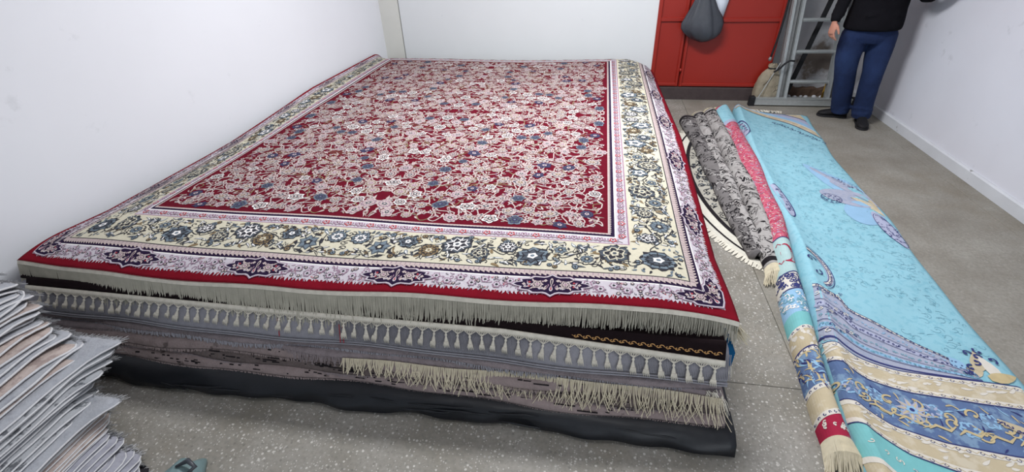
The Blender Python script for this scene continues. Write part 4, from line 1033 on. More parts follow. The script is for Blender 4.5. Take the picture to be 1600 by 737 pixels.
# --- blue rug -----------------------------------------------------------
FY = np.array([0.3, .8, 1.114, 1.233, 1.471, 1.728, 2.044, 2.444, 2.88, 3.39, 4.058, 5.075]); FX = np.array([0.99, 1.0, 1.012, 1.024, 1.052, 1.088, 1.136, 1.191, 1.226, 1.257, 1.298, 1.405])
EY = np.array([0.3, 1.611, 2.292, 2.878, 3.3, 3.733, 4.334, 4.963, 5.08]); EX = np.array([1.76, 1.82, 1.868, 1.92, 1.93, 1.95, 1.998, 2.071, 2.08])
yk = np.linspace(.3, 5.08, 240); fk = np.interp(yk, FY, FX); ek = np.interp(yk, EY, EX)
for _ in range(60): fk[1:-1] = (fk[:-2] + 2 * fk[1:-1] + fk[2:]) / 4; ek[1:-1] = (ek[:-2] + 2 * ek[1:-1] + ek[2:]) / 4
ek = ek + .010 * np.sin(yk * 4.3 + 1) + .006 * np.sin(yk * 9)
RB = 0.05
def blue_xy(x, y):
    """height of the blue rug over (x,y): rounded fold on the left, nearly flat to the right with soft waves"""
    x = np.asarray(x, float); y = np.asarray(y, float)
    d = x - np.interp(y, yk, fk)
    ztop = .022 + .062 * np.exp(-np.maximum(d - RB, 0) / .10) + .006 * np.sin(3.1 * y + 5 * d) + .004 * np.sin(8 * y - 9 * d)
    q = np.clip(d / RB, 0, 1); z = ztop * np.sqrt(np.clip(1 - (1 - q) ** 2, 0, 1))
    e = np.interp(y, yk, ek) - x; z = z * (.45 + .55 * np.clip(e / .05, 0, 1))
    return np.stack([x, y, np.maximum(z, 0.002)], -1)
BS = offset_surface(blue_xy)
blue = thing('blue_rug', 'long aqua blue rug with beige and blue bordered ends, folded lengthwise on the floor', 'rug', (1.5, 3.0, 0))
ysb = np.linspace(.45, 5.06, 190); sb_ = np.concatenate([np.linspace(0, .1, 12)[:-1] ** 1.3 * (.1 / .1 ** 1.3), np.linspace(.1, 1, 34)])
up_ = []; lo_ = []
def topy(t, y): return y - np.clip((y - 4.6) / .46, 0, 1) * .11 * t
for y in ysb:
    x0 = np.interp(y, yk, fk); x1 = np.interp(y, yk, ek); X = x0 + (x1 - x0) * sb_; Y = topy(sb_, np.full_like(X, y)); g_ = BS(X, Y, 0.0)
    up_.append(g_.tolist()); lo_.append([[p[0], p[1], max(p[2] - .012, .0005)] for p in g_.tolist()])
mb = MB(); solid_sheet(up_, lo_, mb); mb.build('pile', MT['aqua'], blue, True)
Q = Pattern(); r = random.Random(12)
def F_(y): return float(np.interp(y, yk, fk))
def E_(y): return float(np.interp(y, yk, ek))
def gcurve(x): return float(np.interp(x, [1.0, 1.06, 1.1, 1.2, 1.36, 1.58, 1.8], [.19, .16, .13, .07, .028, .006, 0]))
def bandB(ya, yb, m, lay=0, n=64):
    """band between two offsets below the curved top line, from the fold to the right edge"""
    A, B = [], []
    for L_, y_ in ((A, ya), (B, yb)):
        for i in range(n + 1):
            x = 1.02 + (1.80 - 1.02) * (i / n) ** 1.25; L_.append((x, y_ + gcurve(x)))
    # clip to the rug
    A2, B2 = [], []
    for a, b in zip(A, B):
        xa = min(max(a[0], F_(a[1]) + .006), E_(a[1]) - .004); xb = min(max(b[0], F_(b[1]) + .006), E_(b[1]) - .004); A2.append((xa, a[1])); B2.append((xb, b[1]))
    Q.band(A2, B2, m, lay, max(1, int(abs(ya - yb) / .02)))
bands = [(1.589, 1.475, 'beige'), (1.475, 1.250, 'blue'), (1.250, 1.135, 'beige'), (1.135, .98, 'turq'), (.98, .90, 'beige'), (.90, .72, 'blue')]
for a, b, m in bands: bandB(b, a, pk[m], 1)
for y_ in (1.579, 1.487, 1.238, 1.147, .97): bandB(y_ - .012, y_ + .012, pk['offwhite'], 3)
for y_ in (1.593, 1.473, 1.252, 1.134): bandB(y_ - .0025, y_ + .0025, pk['dkblue'], 5)
def onb(x, y0_): return (x, y0_ + gcurve(x))
for y_ in (1.579, 1.487, 1.238, 1.147):
    x = 1.07 + gcurve(1.07) * .1
    k = 0
    while x < 1.79:
        Q.spiral(onb(x, y_), .010, (k % 2) * PI, 4.2, .0022, pk['dkblue'], 5, 1 if k % 2 else -1, 8); Q.strip([onb(x, y_ + .006), onb(x + .02, y_ - .006), onb(x + .034, y_ + .004)], .0022, pk['goldtan'], 5); x += .038; k += 1
# blue band: gold scrolls, pale blooms
x = 1.10; k = 0
while x < 1.79:
    c = onb(x, 1.363 + (.03 if k % 2 else -.03))
    Q.blob(c, .034, pk['lavblue'], 4, 6, .15, 20); Q.blob(c, .026, pk['blue'], 5, 6, .15, 18)
    for q in range(5): a = 2 * PI * q / 5 + k; Q.leaf((c[0] + .012 * math.cos(a), c[1] + .012 * math.sin(a)), .022, .010, a, pk['lavblue' if k % 3 else 'lavgrey'], 6, .3)
    for sg in (-1, 1): Q.spiral((c[0] + sg * .045, c[1] - sg * .02), .030, r.uniform(0, 6), 4.6, .0085, pk['goldtan'], 6, sg, 12)
    Q.strip([onb(x - .05, 1.30), onb(x - .02, 1.325), onb(x + .02, 1.31), onb(x + .05, 1.335)], [.004, .012, .012, .004], pk['goldtan'], 7)
    x += .095; k += 1
cb = onb(1.31, 1.37); 
for q in range(9): a = 2 * PI * q / 9; Q.leaf(cb, .060, .022, a, pk['lavgrey'], 8, .2, pk['beige'])
Q.blob(cb, .020, pk['lavblue'], 11, 6, .2, 14); Q.blob(cb, .009, pk['dkblue'], 12, 0, 0, 8)
for q in range(70):
    x = r.uniform(1.08, 1.78); Q.leaf(onb(x, r.uniform(1.27, 1.455)), r.uniform(.02, .05), r.uniform(.004, .009), r.uniform(0, 6), pk[r.choice(['dkblue', 'lavblue', 'goldtan', 'goldtan'])], 5, r.uniform(-.7, .7))
pts = [onb(1.60, 1.40), onb(1.66, 1.37), onb(1.72, 1.32), onb(1.78, 1.27)]; Q.strip(pts, [.02, .04, .045, .03], pk['beige'], 9)
for q in range(16): t = q / 15; Q.spiral((1.60 + .18 * t, 1.40 - .12 * t + r.uniform(-.01, .01)), .010, r.uniform(0, 6), 4, .004, pk['dkblue'], 11, 1, 7)
for q in range(60):
    x = r.uniform(1.08, 1.79); Q.leaf(onb(x, r.choice([r.uniform(1.50, 1.565), r.uniform(1.16, 1.225)])), r.uniform(.02, .05), .012, r.uniform(-.4, .4), pk['offwhite'], 3, .2)
for q in range(26): x = r.uniform(1.06, 1.78); Q.spiral(onb(x, 1.06), .012, r.uniform(0, 6), 4, .004, pk[r.choice(['offwhite', 'aqua_line'])], 4, 1, 7)
# fan of lavender lobes rising from the left of the border
def poly(pts, m, lay, n=8):
    """thin curved region given as two boundary curves"""
    A, B = pts; A = [tuple(p)[:2] for p in catmull([(a, b, 0) for a, b in A], n)]; B = [tuple(p)[:2] for p in catmull([(a, b, 0) for a, b in B], n)]
    k = 40; 
    def rs(L_):
        d = [0]
        for a, b in zip(L_[:-1], L_[1:]): d.append(d[-1] + math.hypot(b[0] - a[0], b[1] - a[1]))
        return [(float(np.interp(t * d[-1] / k, d, [p[0] for p in L_])), float(np.interp(t * d[-1] / k, d, [p[1] for p in L_]))) for t in range(k + 1)]
    Q.band(rs(A), rs(B), m, lay, 10); return rs(A), rs(B)
top_c = [(1.175, 2.13), (1.235, 2.10), (1.281, 2.06), (1.295, 1.985), (1.39, 1.915), (1.50, 1.81), (1.60, 1.72), (1.66, 1.635)]
bot_c = [(1.092, 1.745), (1.13, 1.715), (1.20, 1.672), (1.30, 1.638), (1.40, 1.618), (1.50, 1.606), (1.60, 1.60), (1.665, 1.60)]
A_, B_ = poly((bot_c, top_c), pk['lav'], 1)
def mixc(t): return [(a[0] * (1 - t) + b[0] * t, a[1] * (1 - t) + b[1] * t) for a, b in zip(A_, B_)]
for t, w_, m, ly in ((.985, .016, 'offwhite', 4), (1.0, .004, 'dkblue', 6), (.94, .003, 'dkblue', 6), (.62, .034, 'lavgrey', 3), (.55, .003, 'dkblue', 6), (.70, .003, 'dkblue', 6), (.25, .026, 'lavblue', 3), (.18, .004, 'dkblue', 6), (.33, .003, 'dkblue', 6), (.05, .012, 'dkblue', 4)):
    c = mixc(t); Q.strip(c, [w_ * (1 - .55 * i / 40) for i in range(41)], pk[m], ly)
for t, m in ((.965, 'dkblue'), (.62, 'dkblue'), (.25, 'aqua_line'), (.8, 'lavblue'), (.42, 'aqua_line')):
    c = mixc(t)
    for i in range(1, 40): Q.spiral((c[i][0] + r.uniform(-.006, .006), c[i][1] + r.uniform(-.006, .006)), .010 * (1 - .5 * i / 40), r.uniform(0, 6), 4.2, .0032, pk[m], 7, r.choice([-1, 1]), 7)
for y_, w_ in ((1.80, .055), (1.93, .05), (2.07, .04)):
    for k in range(8): x = F_(y_) + .03 + .018 * k; Q.spiral((x, y_ + r.uniform(-.02, .02)), .014, r.uniform(0, 6), 4.2, .0045, pk['dkblue' if k % 2 else 'offwhite'], 8, 1, 8)
# scroll medallion by the fold
for (cx_, cy_, rx_, ry_) in ((1.235, 2.30, .075, .15),):
    ring = [(cx_ + rx_ * math.sin(a), cy_ + ry_ * math.cos(a)) for a in np.linspace(.1, PI - .1, 20)]; Q.strip(ring, .030, pk['lavgrey'], 3); Q.strip(ring, .018, pk['offwhite'], 4)
    for s_ in (.9, 1.22): Q.strip([(cx_ + rx_ * s_ * math.sin(a), cy_ + ry_ * s_ * math.cos(a)) for a in np.linspace(.1, PI - .1, 20)], .004, pk['dkblue'], 6)
    for i in range(26): a = .15 + (PI - .3) * i / 25; Q.spiral((cx_ + rx_ * 1.05 * math.sin(a), cy_ + ry_ * 1.05 * math.cos(a)), .009, r.uniform(0, 6), 4, .0035, pk['dkblue'], 7, 1, 7)
    Q.spiral((cx_ + .005, cy_ + .06), .030, 0, 4.8, .008, pk['dkblue'], 6, 1, 12); Q.spiral((cx_ + .005, cy_ - .05), .030, 1, 4.8, .008, pk['dkblue'], 6, -1, 12)
for (cx_, cy_) in ((1.288, 3.05), (1.335, 4.45)):      # navy-rimmed lobes at the fold further up
    ring = [(cx_ + .055 * math.sin(a), cy_ + .22 * math.cos(a)) for a in np.linspace(0, PI, 20)]
    Q.band([(cx_ - .015, p[1]) for p in ring], ring, pk['lavgrey'], 2, 3); Q.strip(ring, .008, pk['dkblue'], 4)
    for i in range(24): Q.spiral((cx_ + r.uniform(0, .04), cy_ + r.uniform(-.17, .17)), .010, r.uniform(0, 6), 4, .004, pk['dkblue'], 5, 1, 7)
# far bordered end (slanting bands)
def far(t0, t1, m, lay=1):
    """strip parallel to the line (1.42,5.0)-(2.0,4.33); t = offset towards the far right corner"""
    A, B = [], []
    for L_, t in ((A, t0), (B, t1)):
        for i in range(41):
            f = i / 40; x = 1.41 + .60 * f; y = 4.985 - .10 * f - .52 * f ** 2.4 + t * (.25 + .9 * f)
            y = min(y, 5.055 - .11 * f); x = min(x, E_(y) - .008); L_.append((x, y))
    Q.band(A, B, pk[m], lay, 5)
far(0, .62, 'beige', 1); far(.14, .24, 'lavblue', 2); far(.24, .34, 'lavgrey', 2); far(.34, .36, 'dkblue', 3); far(.50, .62, 'lavblue', 2); far(-.012, .004, 'dkblue', 3); far(.12, .14, 'offwhite', 3)
for q in range(14): Q.spiral((1.70 + .022 * q, 4.70 - .026 * q - .0006 * q * q), .026, r.uniform(0, 6), 4.2, .006, pk['dkblue'], 4, 1, 8)
# grey-lavender paisley leaves at the right edge
def petal(c, a, b, rot, m, lay, tip=0.0):
    ring = []
    for t in np.linspace(0, 2 * PI, 41)[:-1]:
        x = a * math.cos(t); y = b * math.sin(t) * (1 - tip * math.cos(t)); X = c[0] + x * math.cos(rot) - y * math.sin(rot); Y = c[1] + x * math.sin(rot) + y * math.cos(rot)
        ring.append((min(X, E_(Y) - .008), Y))
    Q.poly_fan(c, ring, pk[m], lay)
    for k in (.33, .66): pass
petal((1.80, 3.42), .36, .085, 2.0, 'lavblue', 1, .5); petal((1.80, 3.02), .15, .115, 1.3, 'lavblue', 2); petal((1.77, 3.22), .17, .105, 2.5, 'lav', 3, .1); petal((1.815, 3.40), .32, .045, 2.0, 'lav', 4, .4); petal((1.866, 2.83), .21, .042, PI / 2 + .05, 'lavgrey', 4)
Q.poly_fan((1.875, 3.12), [(1.79, 3.22), (1.915, 3.20), (1.912, 2.98)], pk['beige'], 6)
def specks(c, a, b, rot, n, m='dkblue', lay=6):
    for _ in range(n):
        t = r.uniform(-1, 1); s_ = r.uniform(-1, 1) * math.sqrt(1 - t * t); x = c[0] + a * t * math.cos(rot) - b * s_ * math.sin(rot); y = c[1] + a * t * math.sin(rot) + b * s_ * math.cos(rot)
        if x < E_(y) - .01: Q.spiral((x, y), .009, r.uniform(0, 6), 3.6, .0035, pk[m], lay, r.choice([-1, 1]), 6)
def rim(c, a, b, rot, m='dkblue'): Q.strip([(min(c[0] + a * math.cos(t) * math.cos(rot) - b * math.sin(t) * math.sin(rot), 1.9), c[1] + a * math.cos(t) * math.sin(rot) + b * math.sin(t) * math.cos(rot)) for t in np.linspace(0, 2 * PI, 26)], .0035, pk[m], 6)
specks((1.665, 3.20), .065, .055, 1.9, 34); specks((1.87, 2.83), .17, .040, PI / 2, 60); specks((1.80, 3.52), .17, .035, 2.1, 44, 'lavblue'); specks((1.86, 3.40), .15, .025, 2.1, 40); rim((1.665, 3.20), .07, .058, 1.9); rim((1.865, 2.82), .19, .040, PI / 2 + .05)
# palmette in the lower right corner
for q, (x, y, a, L_, m) in enumerate([(1.63, 1.63, .5, .10, 'beige'), (1.68, 1.66, 1.0, .13, 'beige'), (1.74, 1.62, 1.5, .14, 'offwhite'), (1.70, 1.62, .1, .13, 'goldtan'), (1.62, 1.66, 1.6, .07, 'lavblue')]): Q.leaf((x, y), L_, .055, a, pk[m], 3 + q, .2)
for x, y, a in ((1.72, 1.74, 0), (1.745, 1.775, 2), (1.70, 1.71, 4), (1.66, 1.67, 1), (1.64, 1.645, 3), (1.77, 1.73, 5), (1.69, 1.76, 0)): Q.spiral((x, y), .022, a, 3.6, .009, pk['dkblue'], 9, 1, 8)
# all-over teal wisps
for q in range(750):
    y = r.uniform(1.75, 4.7); x = r.uniform(F_(y) + .08, E_(y) - .03)
    if x < 1.5 and y < 2.15: continue
    if r.random() < .8: Q.spiral((x, y), r.uniform(.010, .030), r.uniform(0, 6), 4, .0022, pk['aqua_line'], 0, r.choice([-1, 1]), 7)
    else: Q.leaf((x, y), r.uniform(.012, .035), .0035, r.uniform(0, 6), pk['aqua_line'], 0, r.uniform(-.8, .8))
tag(link('woven_pattern', Q.mesh('woven_pattern', BS, PK), blue, False), kind='stuff')
mb = MB()
for q in range(70):
    x = r.uniform(1.45, 1.85); p = Vector((x, 5.04 - .11 * (x - 1.4) / .65, .03)); mb.tube([p, p + Vector((r.uniform(-.02, .02), .03, .01)), p + Vector((r.uniform(-.05, .03), .06, -.02))], .003, 4, False)
tag(mb.build('fringe', MT['fringe_ivory'], blue), kind='stuff')

# ================================================================== BY THE DOOR
def dirt_mat():
    m = mat('niche_plaster', (206, 207, 210), .9, .03, 3, .1, 20); nt = m.node_tree; N = nt.nodes; L = nt.links; b = N['Principled BSDF']
    src = b.inputs['Base Color'].links[0].from_socket; g = N.new('ShaderNodeNewGeometry'); mp = N.new('ShaderNodeVectorMath'); mp.operation = 'DISTANCE'; mp.inputs[1].default_value = (2.40, YN, .30); L.new(g.outputs['Position'], mp.inputs[0])
    n = N.new('ShaderNodeTexNoise'); n.inputs['Scale'].default_value = 7; n.inputs['Detail'].default_value = 6; n.inputs['Roughness'].default_value = .65; L.new(g.outputs['Position'], n.inputs['Vector'])
    r = N.new('ShaderNodeMapRange'); r.inputs[1].default_value = .08; r.inputs[2].default_value = .36; r.inputs[3].default_value = .42; r.inputs[4].default_value = -.1; L.new(mp.outputs['Value'], r.inputs[0])
    a = N.new('ShaderNodeMath'); a.operation = 'ADD'; L.new(n.outputs['Fac'], a.inputs[0]); L.new(r.outputs[0], a.inputs[1])
    r2 = N.new('ShaderNodeMapRange'); r2.inputs[1].default_value = .62; r2.inputs[2].default_value = .85; r2.inputs[4].default_value = .85; L.new(a.outputs[0], r2.inputs[0])
    x = N.new('ShaderNodeMix'); x.data_type = 'RGBA'; x.inputs[7].default_value = lin((104, 88, 72)) + (1,); L.new(r2.outputs[0], x.inputs[0]); L.new(src, x.inputs[6]); L.new(x.outputs[2], b.inputs['Base Color']); return m
o = bpy.data.objects['wall_niche']; o.data.materials[0] = dirt_mat()

# plastic bag hanging on the door
bag = thing('plastic_bag', 'full black plastic bag hanging from a hook on the red door', 'bag', (1.02, 5.40, .62))
prof = [(.630, .02, .0), (.640, .09, .01), (.665, .135, .015), (.70, .170, .01), (.74, .187, -.002), (.79, .183, -.008), (.85, .160, -.010), (.92, .128, -.012), (1.0, .092, -.018), (1.08, .058, -.025), (1.15, .030, -.03), (1.20, .016, -.03), (1.24, .022, -.03), (1.27, .030, -.03)]
rings = []; rg_ = random.Random(6); ph = [rg_.uniform(0, 6) for _ in range(8)]
for z, r_, dx in prof:
    ring = []
    for j in range(48):
        t = 2 * PI * j / 48; f = (z - .63) / .6
        wv = 1 + (.05 + .10 * f) * math.sin(7 * t + ph[0]) * .6 + (.03 + .08 * f) * math.sin(13 * t + ph[1]) * .5 + .05 * math.sin(3 * t + 4 * z + ph[2]) * (1 - f)
        x = 1.028 + dx + r_ * wv * math.cos(t) * (1.04 + .14 * (math.cos(t) > .8) * math.exp(-((z - .83) / .05) ** 2)); y = 5.375 + r_ * .42 * wv * math.sin(t)
        ring.append((x, min(y, YB - .016), z + .012 * math.sin(2 * t + 1) * (f < .3)))
    rings.append(ring)
mb = MB(); mb.rings(rings); mb.build('bag_body', MT['bagplastic'], bag, True)
mb = MB(); mb.tube([(.985, 5.375, 1.22), (.97, 5.40, 1.30), (.965, 5.44, 1.33), (.955, 5.41, 1.30), (1.0, 5.375, 1.21)], [.006, .005, .005, .005, .006], 6); mb.build('handle', MT['bagplastic'], bag, True)
mb = MB(); mb.tube([(.965, YB + .01, 1.345), (.965, 5.43, 1.335), (.965, 5.425, 1.325), (.965, 5.43, 1.36)], .006, 6); o = mb.build('door_hook', MT['alu_d'], None, True); tag(o, 'small metal hook on the red door from which the black bag hangs', 'hook')
mb = MB(); xa = [(1.135, .835), (1.214, .815), (1.262, 1.10), (1.10, 1.12)]
solid_sheet([[(xa[3][0], YB - .026, xa[3][1]), (1.18, YB - .030, 1.11), (xa[2][0], YB - .027, xa[2][1])], [(1.12, YB - .024, .96), (1.18, YB - .027, .965), (1.238, YB - .025, .96)], [(xa[0][0], YB - .024, xa[0][1]), (1.175, YB - .034, .826), (xa[1][0], YB - .030, xa[1][1])]],
            [[(xa[3][0], YB - .025, xa[3][1]), (1.18, YB - .029, 1.11), (xa[2][0], YB - .026, xa[2][1])], [(1.12, YB - .023, .96), (1.18, YB - .026, .965), (1.238, YB - .024, .96)], [(xa[0][0], YB - .023, xa[0][1]), (1.175, YB - .033, .826), (xa[1][0], YB - .029, xa[1][1])]], mb)
o = mb.build('paper_sheet', MT['paper'], None, True); tag(o, 'white paper sheet on the red door behind the black bag', 'paper')

# aluminium ladder
lad = thing('ladder', 'tall double aluminium ladder with wide foot bar leaning by the red door', 'ladder', (2.1, 5.33, 0))
def lx_(x0, k, z): return x0 + k * z
def ly_(z, off=0.0): return 5.335 + off + .075 * z
def rail(x0, k, off, w_, d_, m, z0=.0, z1=2.35):
    mb = MB(); p = (lx_(x0, k, z0), ly_(z0, off), z0); q = (lx_(x0, k, z1), ly_(z1, off), z1); mb.bar(p, q, w_, d_)
    for sg in (-1, 1): mb.bar((p[0] + sg * (w_ / 2 - .003), p[1] - d_ / 2 - .002, p[2]), (q[0] + sg * (w_ / 2 - .003), q[1] - d_ / 2 - .002, q[2]), .006, .006)
    return mb.build('rail', MT[m], lad)
rail(1.965, -.050, .0, .028, .062, 'alu', z0=.004); rail(2.375, -.085, .0, .034, .062, 'alu', z0=.004)
rail(1.895, -.058, .012, .026, .060, 'alu'); rail(1.930, -.055, .035, .030, .05, 'alu_d'); rail(2.445, -.10, .05, .045, .06, 'alu_d')
rail(1.878, -.055, .04, .008, .05, 'alu_d', z0=.12)
for k in range(8):
    z = .240 + .29 * k; mb = MB(); xa_, xb_ = lx_(1.965, -.05, z) + .01, lx_(2.375, -.085, z) - .012; y = ly_(z)
    mb.rings([[(x, y - .02, z - .014), (x, y + .02, z - .014), (x, y + .024, z), (x, y + .02, z + .014), (x, y - .02, z + .014), (x, y - .024, z)] for x in (xa_, xb_)]); mb.build('rung', MT['alu'], lad)
mb = MB(); mb.box(1.66, 2.60, 5.283, 5.325, .012, .086); mb.box(1.66, 2.60, 5.277, 5.283, .012, .022); mb.box(1.66, 2.60, 5.277, 5.283, .076, .086); tag(mb.build('foot_bar', MT['alu'], lad), kind=None)
for x in (1.61, 2.595):
    mb = MB(); mb.rings([[(x, 5.275, 0), (x + .055, 5.275, 0), (x + .055, 5.333, 0), (x, 5.333, 0)], [(x + .003, 5.272, .09), (x + .055, 5.272, .09), (x + .055, 5.335, .09), (x + .003, 5.335, .09)], [(x + .008, 5.28, .098), (x + .05, 5.28, .098), (x + .05, 5.33, .098), (x + .008, 5.33, .098)]]); mb.build('rubber_foot', MT['rubber'], lad)
mb = MB(); mb.tube([(1.695, 5.30, .085), (1.835, 5.335, .43)], .0042, 6); mb.build('brace_rod', MT['alu'], lad)
mb = MB(); mb.tube(catmull([(1.945, 5.29, .455), (1.90, 5.28, .46), (1.86, 5.285, .43), (1.83, 5.30, .38), (1.79, 5.32, .34)], 5), .009, 8); mb.build('black_strap', MT['rubber'], lad)
# black bar leaning behind the ladder
mb = MB(); mb.bar((2.015, 5.50, .0), (2.345, 5.60, 1.55), .042, .02); o = mb.build('metal_strip', MT['rubber']); tag(o, 'flat black strip leaning diagonally behind the rungs of the aluminium ladder', 'strip')
mb = MB(); mb.tube(catmull([(1.80, 5.40, 1.9), (1.785, 5.40, 1.2), (1.775, 5.395, .75), (1.745, 5.385, .47)], 6), .010, 8); o = mb.build('cable', MT['rubber'], None, True); tag(o, 'black cable hanging down over the edge of the red door', 'cable')
mb = MB(); mb.tube([(1.744, 5.385, .475), (1.742, 5.385, .455), (1.740, 5.385, .435)], [.010, .018, .010], 10); mb.build('cable_end', MT['alu_d'], o, True)
# sack
sk = thing('cloth_sack', 'beige cloth sack tied at the neck standing against the red door beside the ladder', 'sack', (1.80, 5.40, 0))
prof = [(.002, .11), (.03, .130), (.10, .136), (.18, .134), (.25, .122), (.30, .10), (.335, .066), (.355, .034), (.375, .034), (.39, .05), (.40, .02)]
rings = []
for z, r_ in prof:
    rings.append([(1.795 + r_ * (1 + .08 * math.sin(5 * j * 2 * PI / 30 + 9 * z) + .05 * math.sin(9 * j * 2 * PI / 30 + z * 20)) * math.cos(2 * PI * j / 30), 5.395 + min(.052, r_ * .5 * (1 + .1 * math.sin(7 * j * 2 * PI / 30))* math.sin(2 * PI * j / 30)), z + (.012 * math.sin(3 * j * 2 * PI / 30) if z > .05 else 0)) for j in range(30)])
mb = MB(); mb.rings(rings); mb.build('sack_body', MT['sackcloth'], sk, True)
mb = MB(); mb.tube([(1.795 + .04 * math.cos(a), 5.395 + .028 * math.sin(a), .362) for a in np.linspace(0, 2 * PI, 14)], .006, 6); mb.build('tie', MT['rubber'], sk, True)
mb = MB()
for z in (.16, .21): mb.tube([(1.795 + .10 * math.sin(a), 5.332 + .01 * math.cos(a), z - .02 * math.cos(a * 2)) for a in np.linspace(-.5, .9, 8)], .005, 5)
for zz_ in ((.06, -.4), (.1, .2), (.2, -.7)): mb.tube([(1.795 + .11 * math.sin(zz_[1]), 5.338, zz_[0]), (1.80 + .10 * math.sin(zz_[1] + .3), 5.334, zz_[0] + .06), (1.80 + .07 * math.sin(zz_[1] + .3), 5.34, zz_[0] + .12)], [.002, .007, .002], 5)
tag(mb.build('crease', MT['sackcloth'], sk, True), kind='stuff')
# rotten plank and rubble on the niche floor
mb = MB(); n_ = 14; rings = []
for i in range(n_ + 1):
    x = 2.0 + .52 * i / n_; h = .085 + .008 * math.sin(i * 2.1) + .006 * math.sin(i * 5); rings.append([(x, 5.66 + .004 * math.sin(i * 3), 0), (x, 5.66, h - .01), (x, 5.67, h), (x, 5.72, h), (x, 5.73, 0)])
mb.rings(rings); o = mb.build('old_plank', MT['wood']); tag(o, 'rotten brown plank lying on the floor behind the ladder', 'plank')
r = random.Random(2)
for q in range(7):
    x, y, s_ = 2.05 + .06 * q + r.uniform(-.02, .02), 5.60 + r.uniform(-.03, .03), r.uniform(.012, .024)
    mb = MB(); mb.rings([[(x + s_ * k_ * math.cos(a + q) * r.uniform(.85, 1.1), y + s_ * k_ * math.sin(a + q), s_ * zf) for a in np.linspace(0, 2 * PI, 8)[:-1]] for k_, zf in ((.8, 0.01), (1.1, .4), (.9, .9), (.4, 1.2))])
    o = mb.build('rubble_piece', MT['skirt']); tag(o, 'small pale chunk of plaster rubble behind the ladder, ' + ('leftmost', 'second from the left', 'third from the left', 'middle one', 'third from the right', 'second from the right', 'rightmost')[q], 'rubble', 'plaster rubble behind the ladder')
mb = MB(); mb.bar((2.40, 5.50, .002), (2.50, 5.60, 1.3), .035, .02); o = mb.build('wooden_lath', MT['yellow']); tag(o, 'yellow brown lath standing upright between the ladder and the person', 'lath')
mb = MB(); mb.tube(catmull([(2.66, 5.5, 1.7), (2.60, 5.48, 1.2), (2.56, 5.45, .85), (2.53, 5.42, .62), (2.525, 5.42, .40)], 6), .018, 8); o = mb.build('hose', MT['rubber'], None, True); tag(o, 'thick black hose hanging behind the person next to the ladder', 'hose')
mb = MB(); mb.tube([(2.49, 5.41, .48), (2.58, 5.40, .12)], .004, 5); tag(mb.build('thin_rod', MT['rubber']), 'thin dark rod leaning behind the person beside the ladder', 'rod')
bpy.data.objects['thin_rod'].location.z -= .118

# ================================================================== PERSON
def loft(mb, pts, n=20):
    """pts: (x,y,z,rx,ry) cross-sections; ellipse perpendicular to the path, rx along world X side"""
    P_ = [Vector(p[:3]) for p in pts]; rings = []
    for i, p in enumerate(P_):
        d = (P_[min(i + 1, len(P_) - 1)] - P_[max(i - 1, 0)]).normalized(); a = Vector((1, 0, 0)); a = (a - d * d.x)
        if a.length < .2: a = Vector((0, 0, 1)) - d * d.z
        a.normalize(); b = d.cross(a)
        rings.append([p + a * math.cos(2 * PI * j / n) * pts[i][3] + b * math.sin(2 * PI * j / n) * pts[i][4] for j in range(n)])
    mb.rings(rings)
def ball(mb, c, r, n=14):
    rx, ry, rz = r if isinstance(r, tuple) else (r, r, r)
    mb.rings([[(c[0] + rx * math.sin(a) * math.cos(2 * PI * j / n), c[1] + ry * math.sin(a) * math.sin(2 * PI * j / n), c[2] - rz * math.cos(a)) for j in range(n)] for a in np.linspace(.05, PI - .05, 9)])
def organic(name, mb, m, parent, voxel, smooth=6):
    o = mb.build(name, m, parent, True)
    md = o.modifiers.new('remesh', 'REMESH'); md.mode = 'VOXEL'; md.voxel_size = voxel; md.use_smooth_shade = True
    sm = o.modifiers.new('smooth', 'SMOOTH'); sm.iterations = smooth; sm.factor = .5
    return o
per = thing('person', 'person in black fleece and blue jeans standing by the right wall beside the ladder', 'person', (2.36, 4.86, 0))
mb = MB()
loft(mb, [(2.335, 4.87, .96, .17, .11), (2.335, 4.87, .90, .180, .12), (2.335, 4.87, .84, .198, .128), (2.33, 4.87, .77, .200, .138), (2.33, 4.87, .72, .15, .12)], 28)
loft(mb, [(2.240, 4.88, .84, .09, .10), (2.232, 4.885, .78, .108, .118), (2.228, 4.89, .68, .106, .112), (2.232, 4.885, .57, .096, .10), (2.250, 4.885, .47, .088, .092), (2.285, 4.91, .36, .085, .09), (2.32, 4.945, .24, .084, .088), (2.345, 4.965, .15, .080, .085), (2.362, 4.975, .085, .079, .086), (2.365, 4.975, .05, .076, .085)])
loft(mb, [(2.430, 4.87, .84, .09, .10), (2.440, 4.862, .78, .108, .118), (2.445, 4.85, .68, .104, .112), (2.448, 4.835, .57, .094, .10), (2.452, 4.82, .47, .083, .09), (2.46, 4.825, .36, .080, .088), (2.475, 4.835, .24, .078, .086), (2.488, 4.84, .15, .076, .084), (2.495, 4.84, .085, .078, .086), (2.497, 4.84, .05, .076, .085)])
for z, cx_, cy_ in ((.11, 2.358, 4.97), (.16, 2.345, 4.965), (.10, 2.492, 4.84), (.145, 2.487, 4.84)):
    mb.tube([(cx_ + .078 * math.cos(a), cy_ + .084 * math.sin(a), z + .012 * math.sin(a * 2 + z * 40)) for a in np.linspace(0, 2 * PI, 16)], .009, 6)
organic('jeans', mb, MT['denim'], per, .010, 5)
mb = MB()
loft(mb, [(2.335, 4.87, .825, .205, .145), (2.335, 4.87, .832, .222, .165), (2.335, 4.87, .86, .226, .170), (2.335, 4.87, .92, .222, .162), (2.335, 4.87, 1.0, .212, .148), (2.335, 4.865, 1.12, .208, .145), (2.33, 4.86, 1.25, .212, .140), (2.33, 4.86, 1.34, .205, .125), (2.33, 4.86, 1.40, .15, .095), (2.33, 4.86, 1.44, .085, .075), (2.33, 4.855, 1.465, .070, .068)], 30)
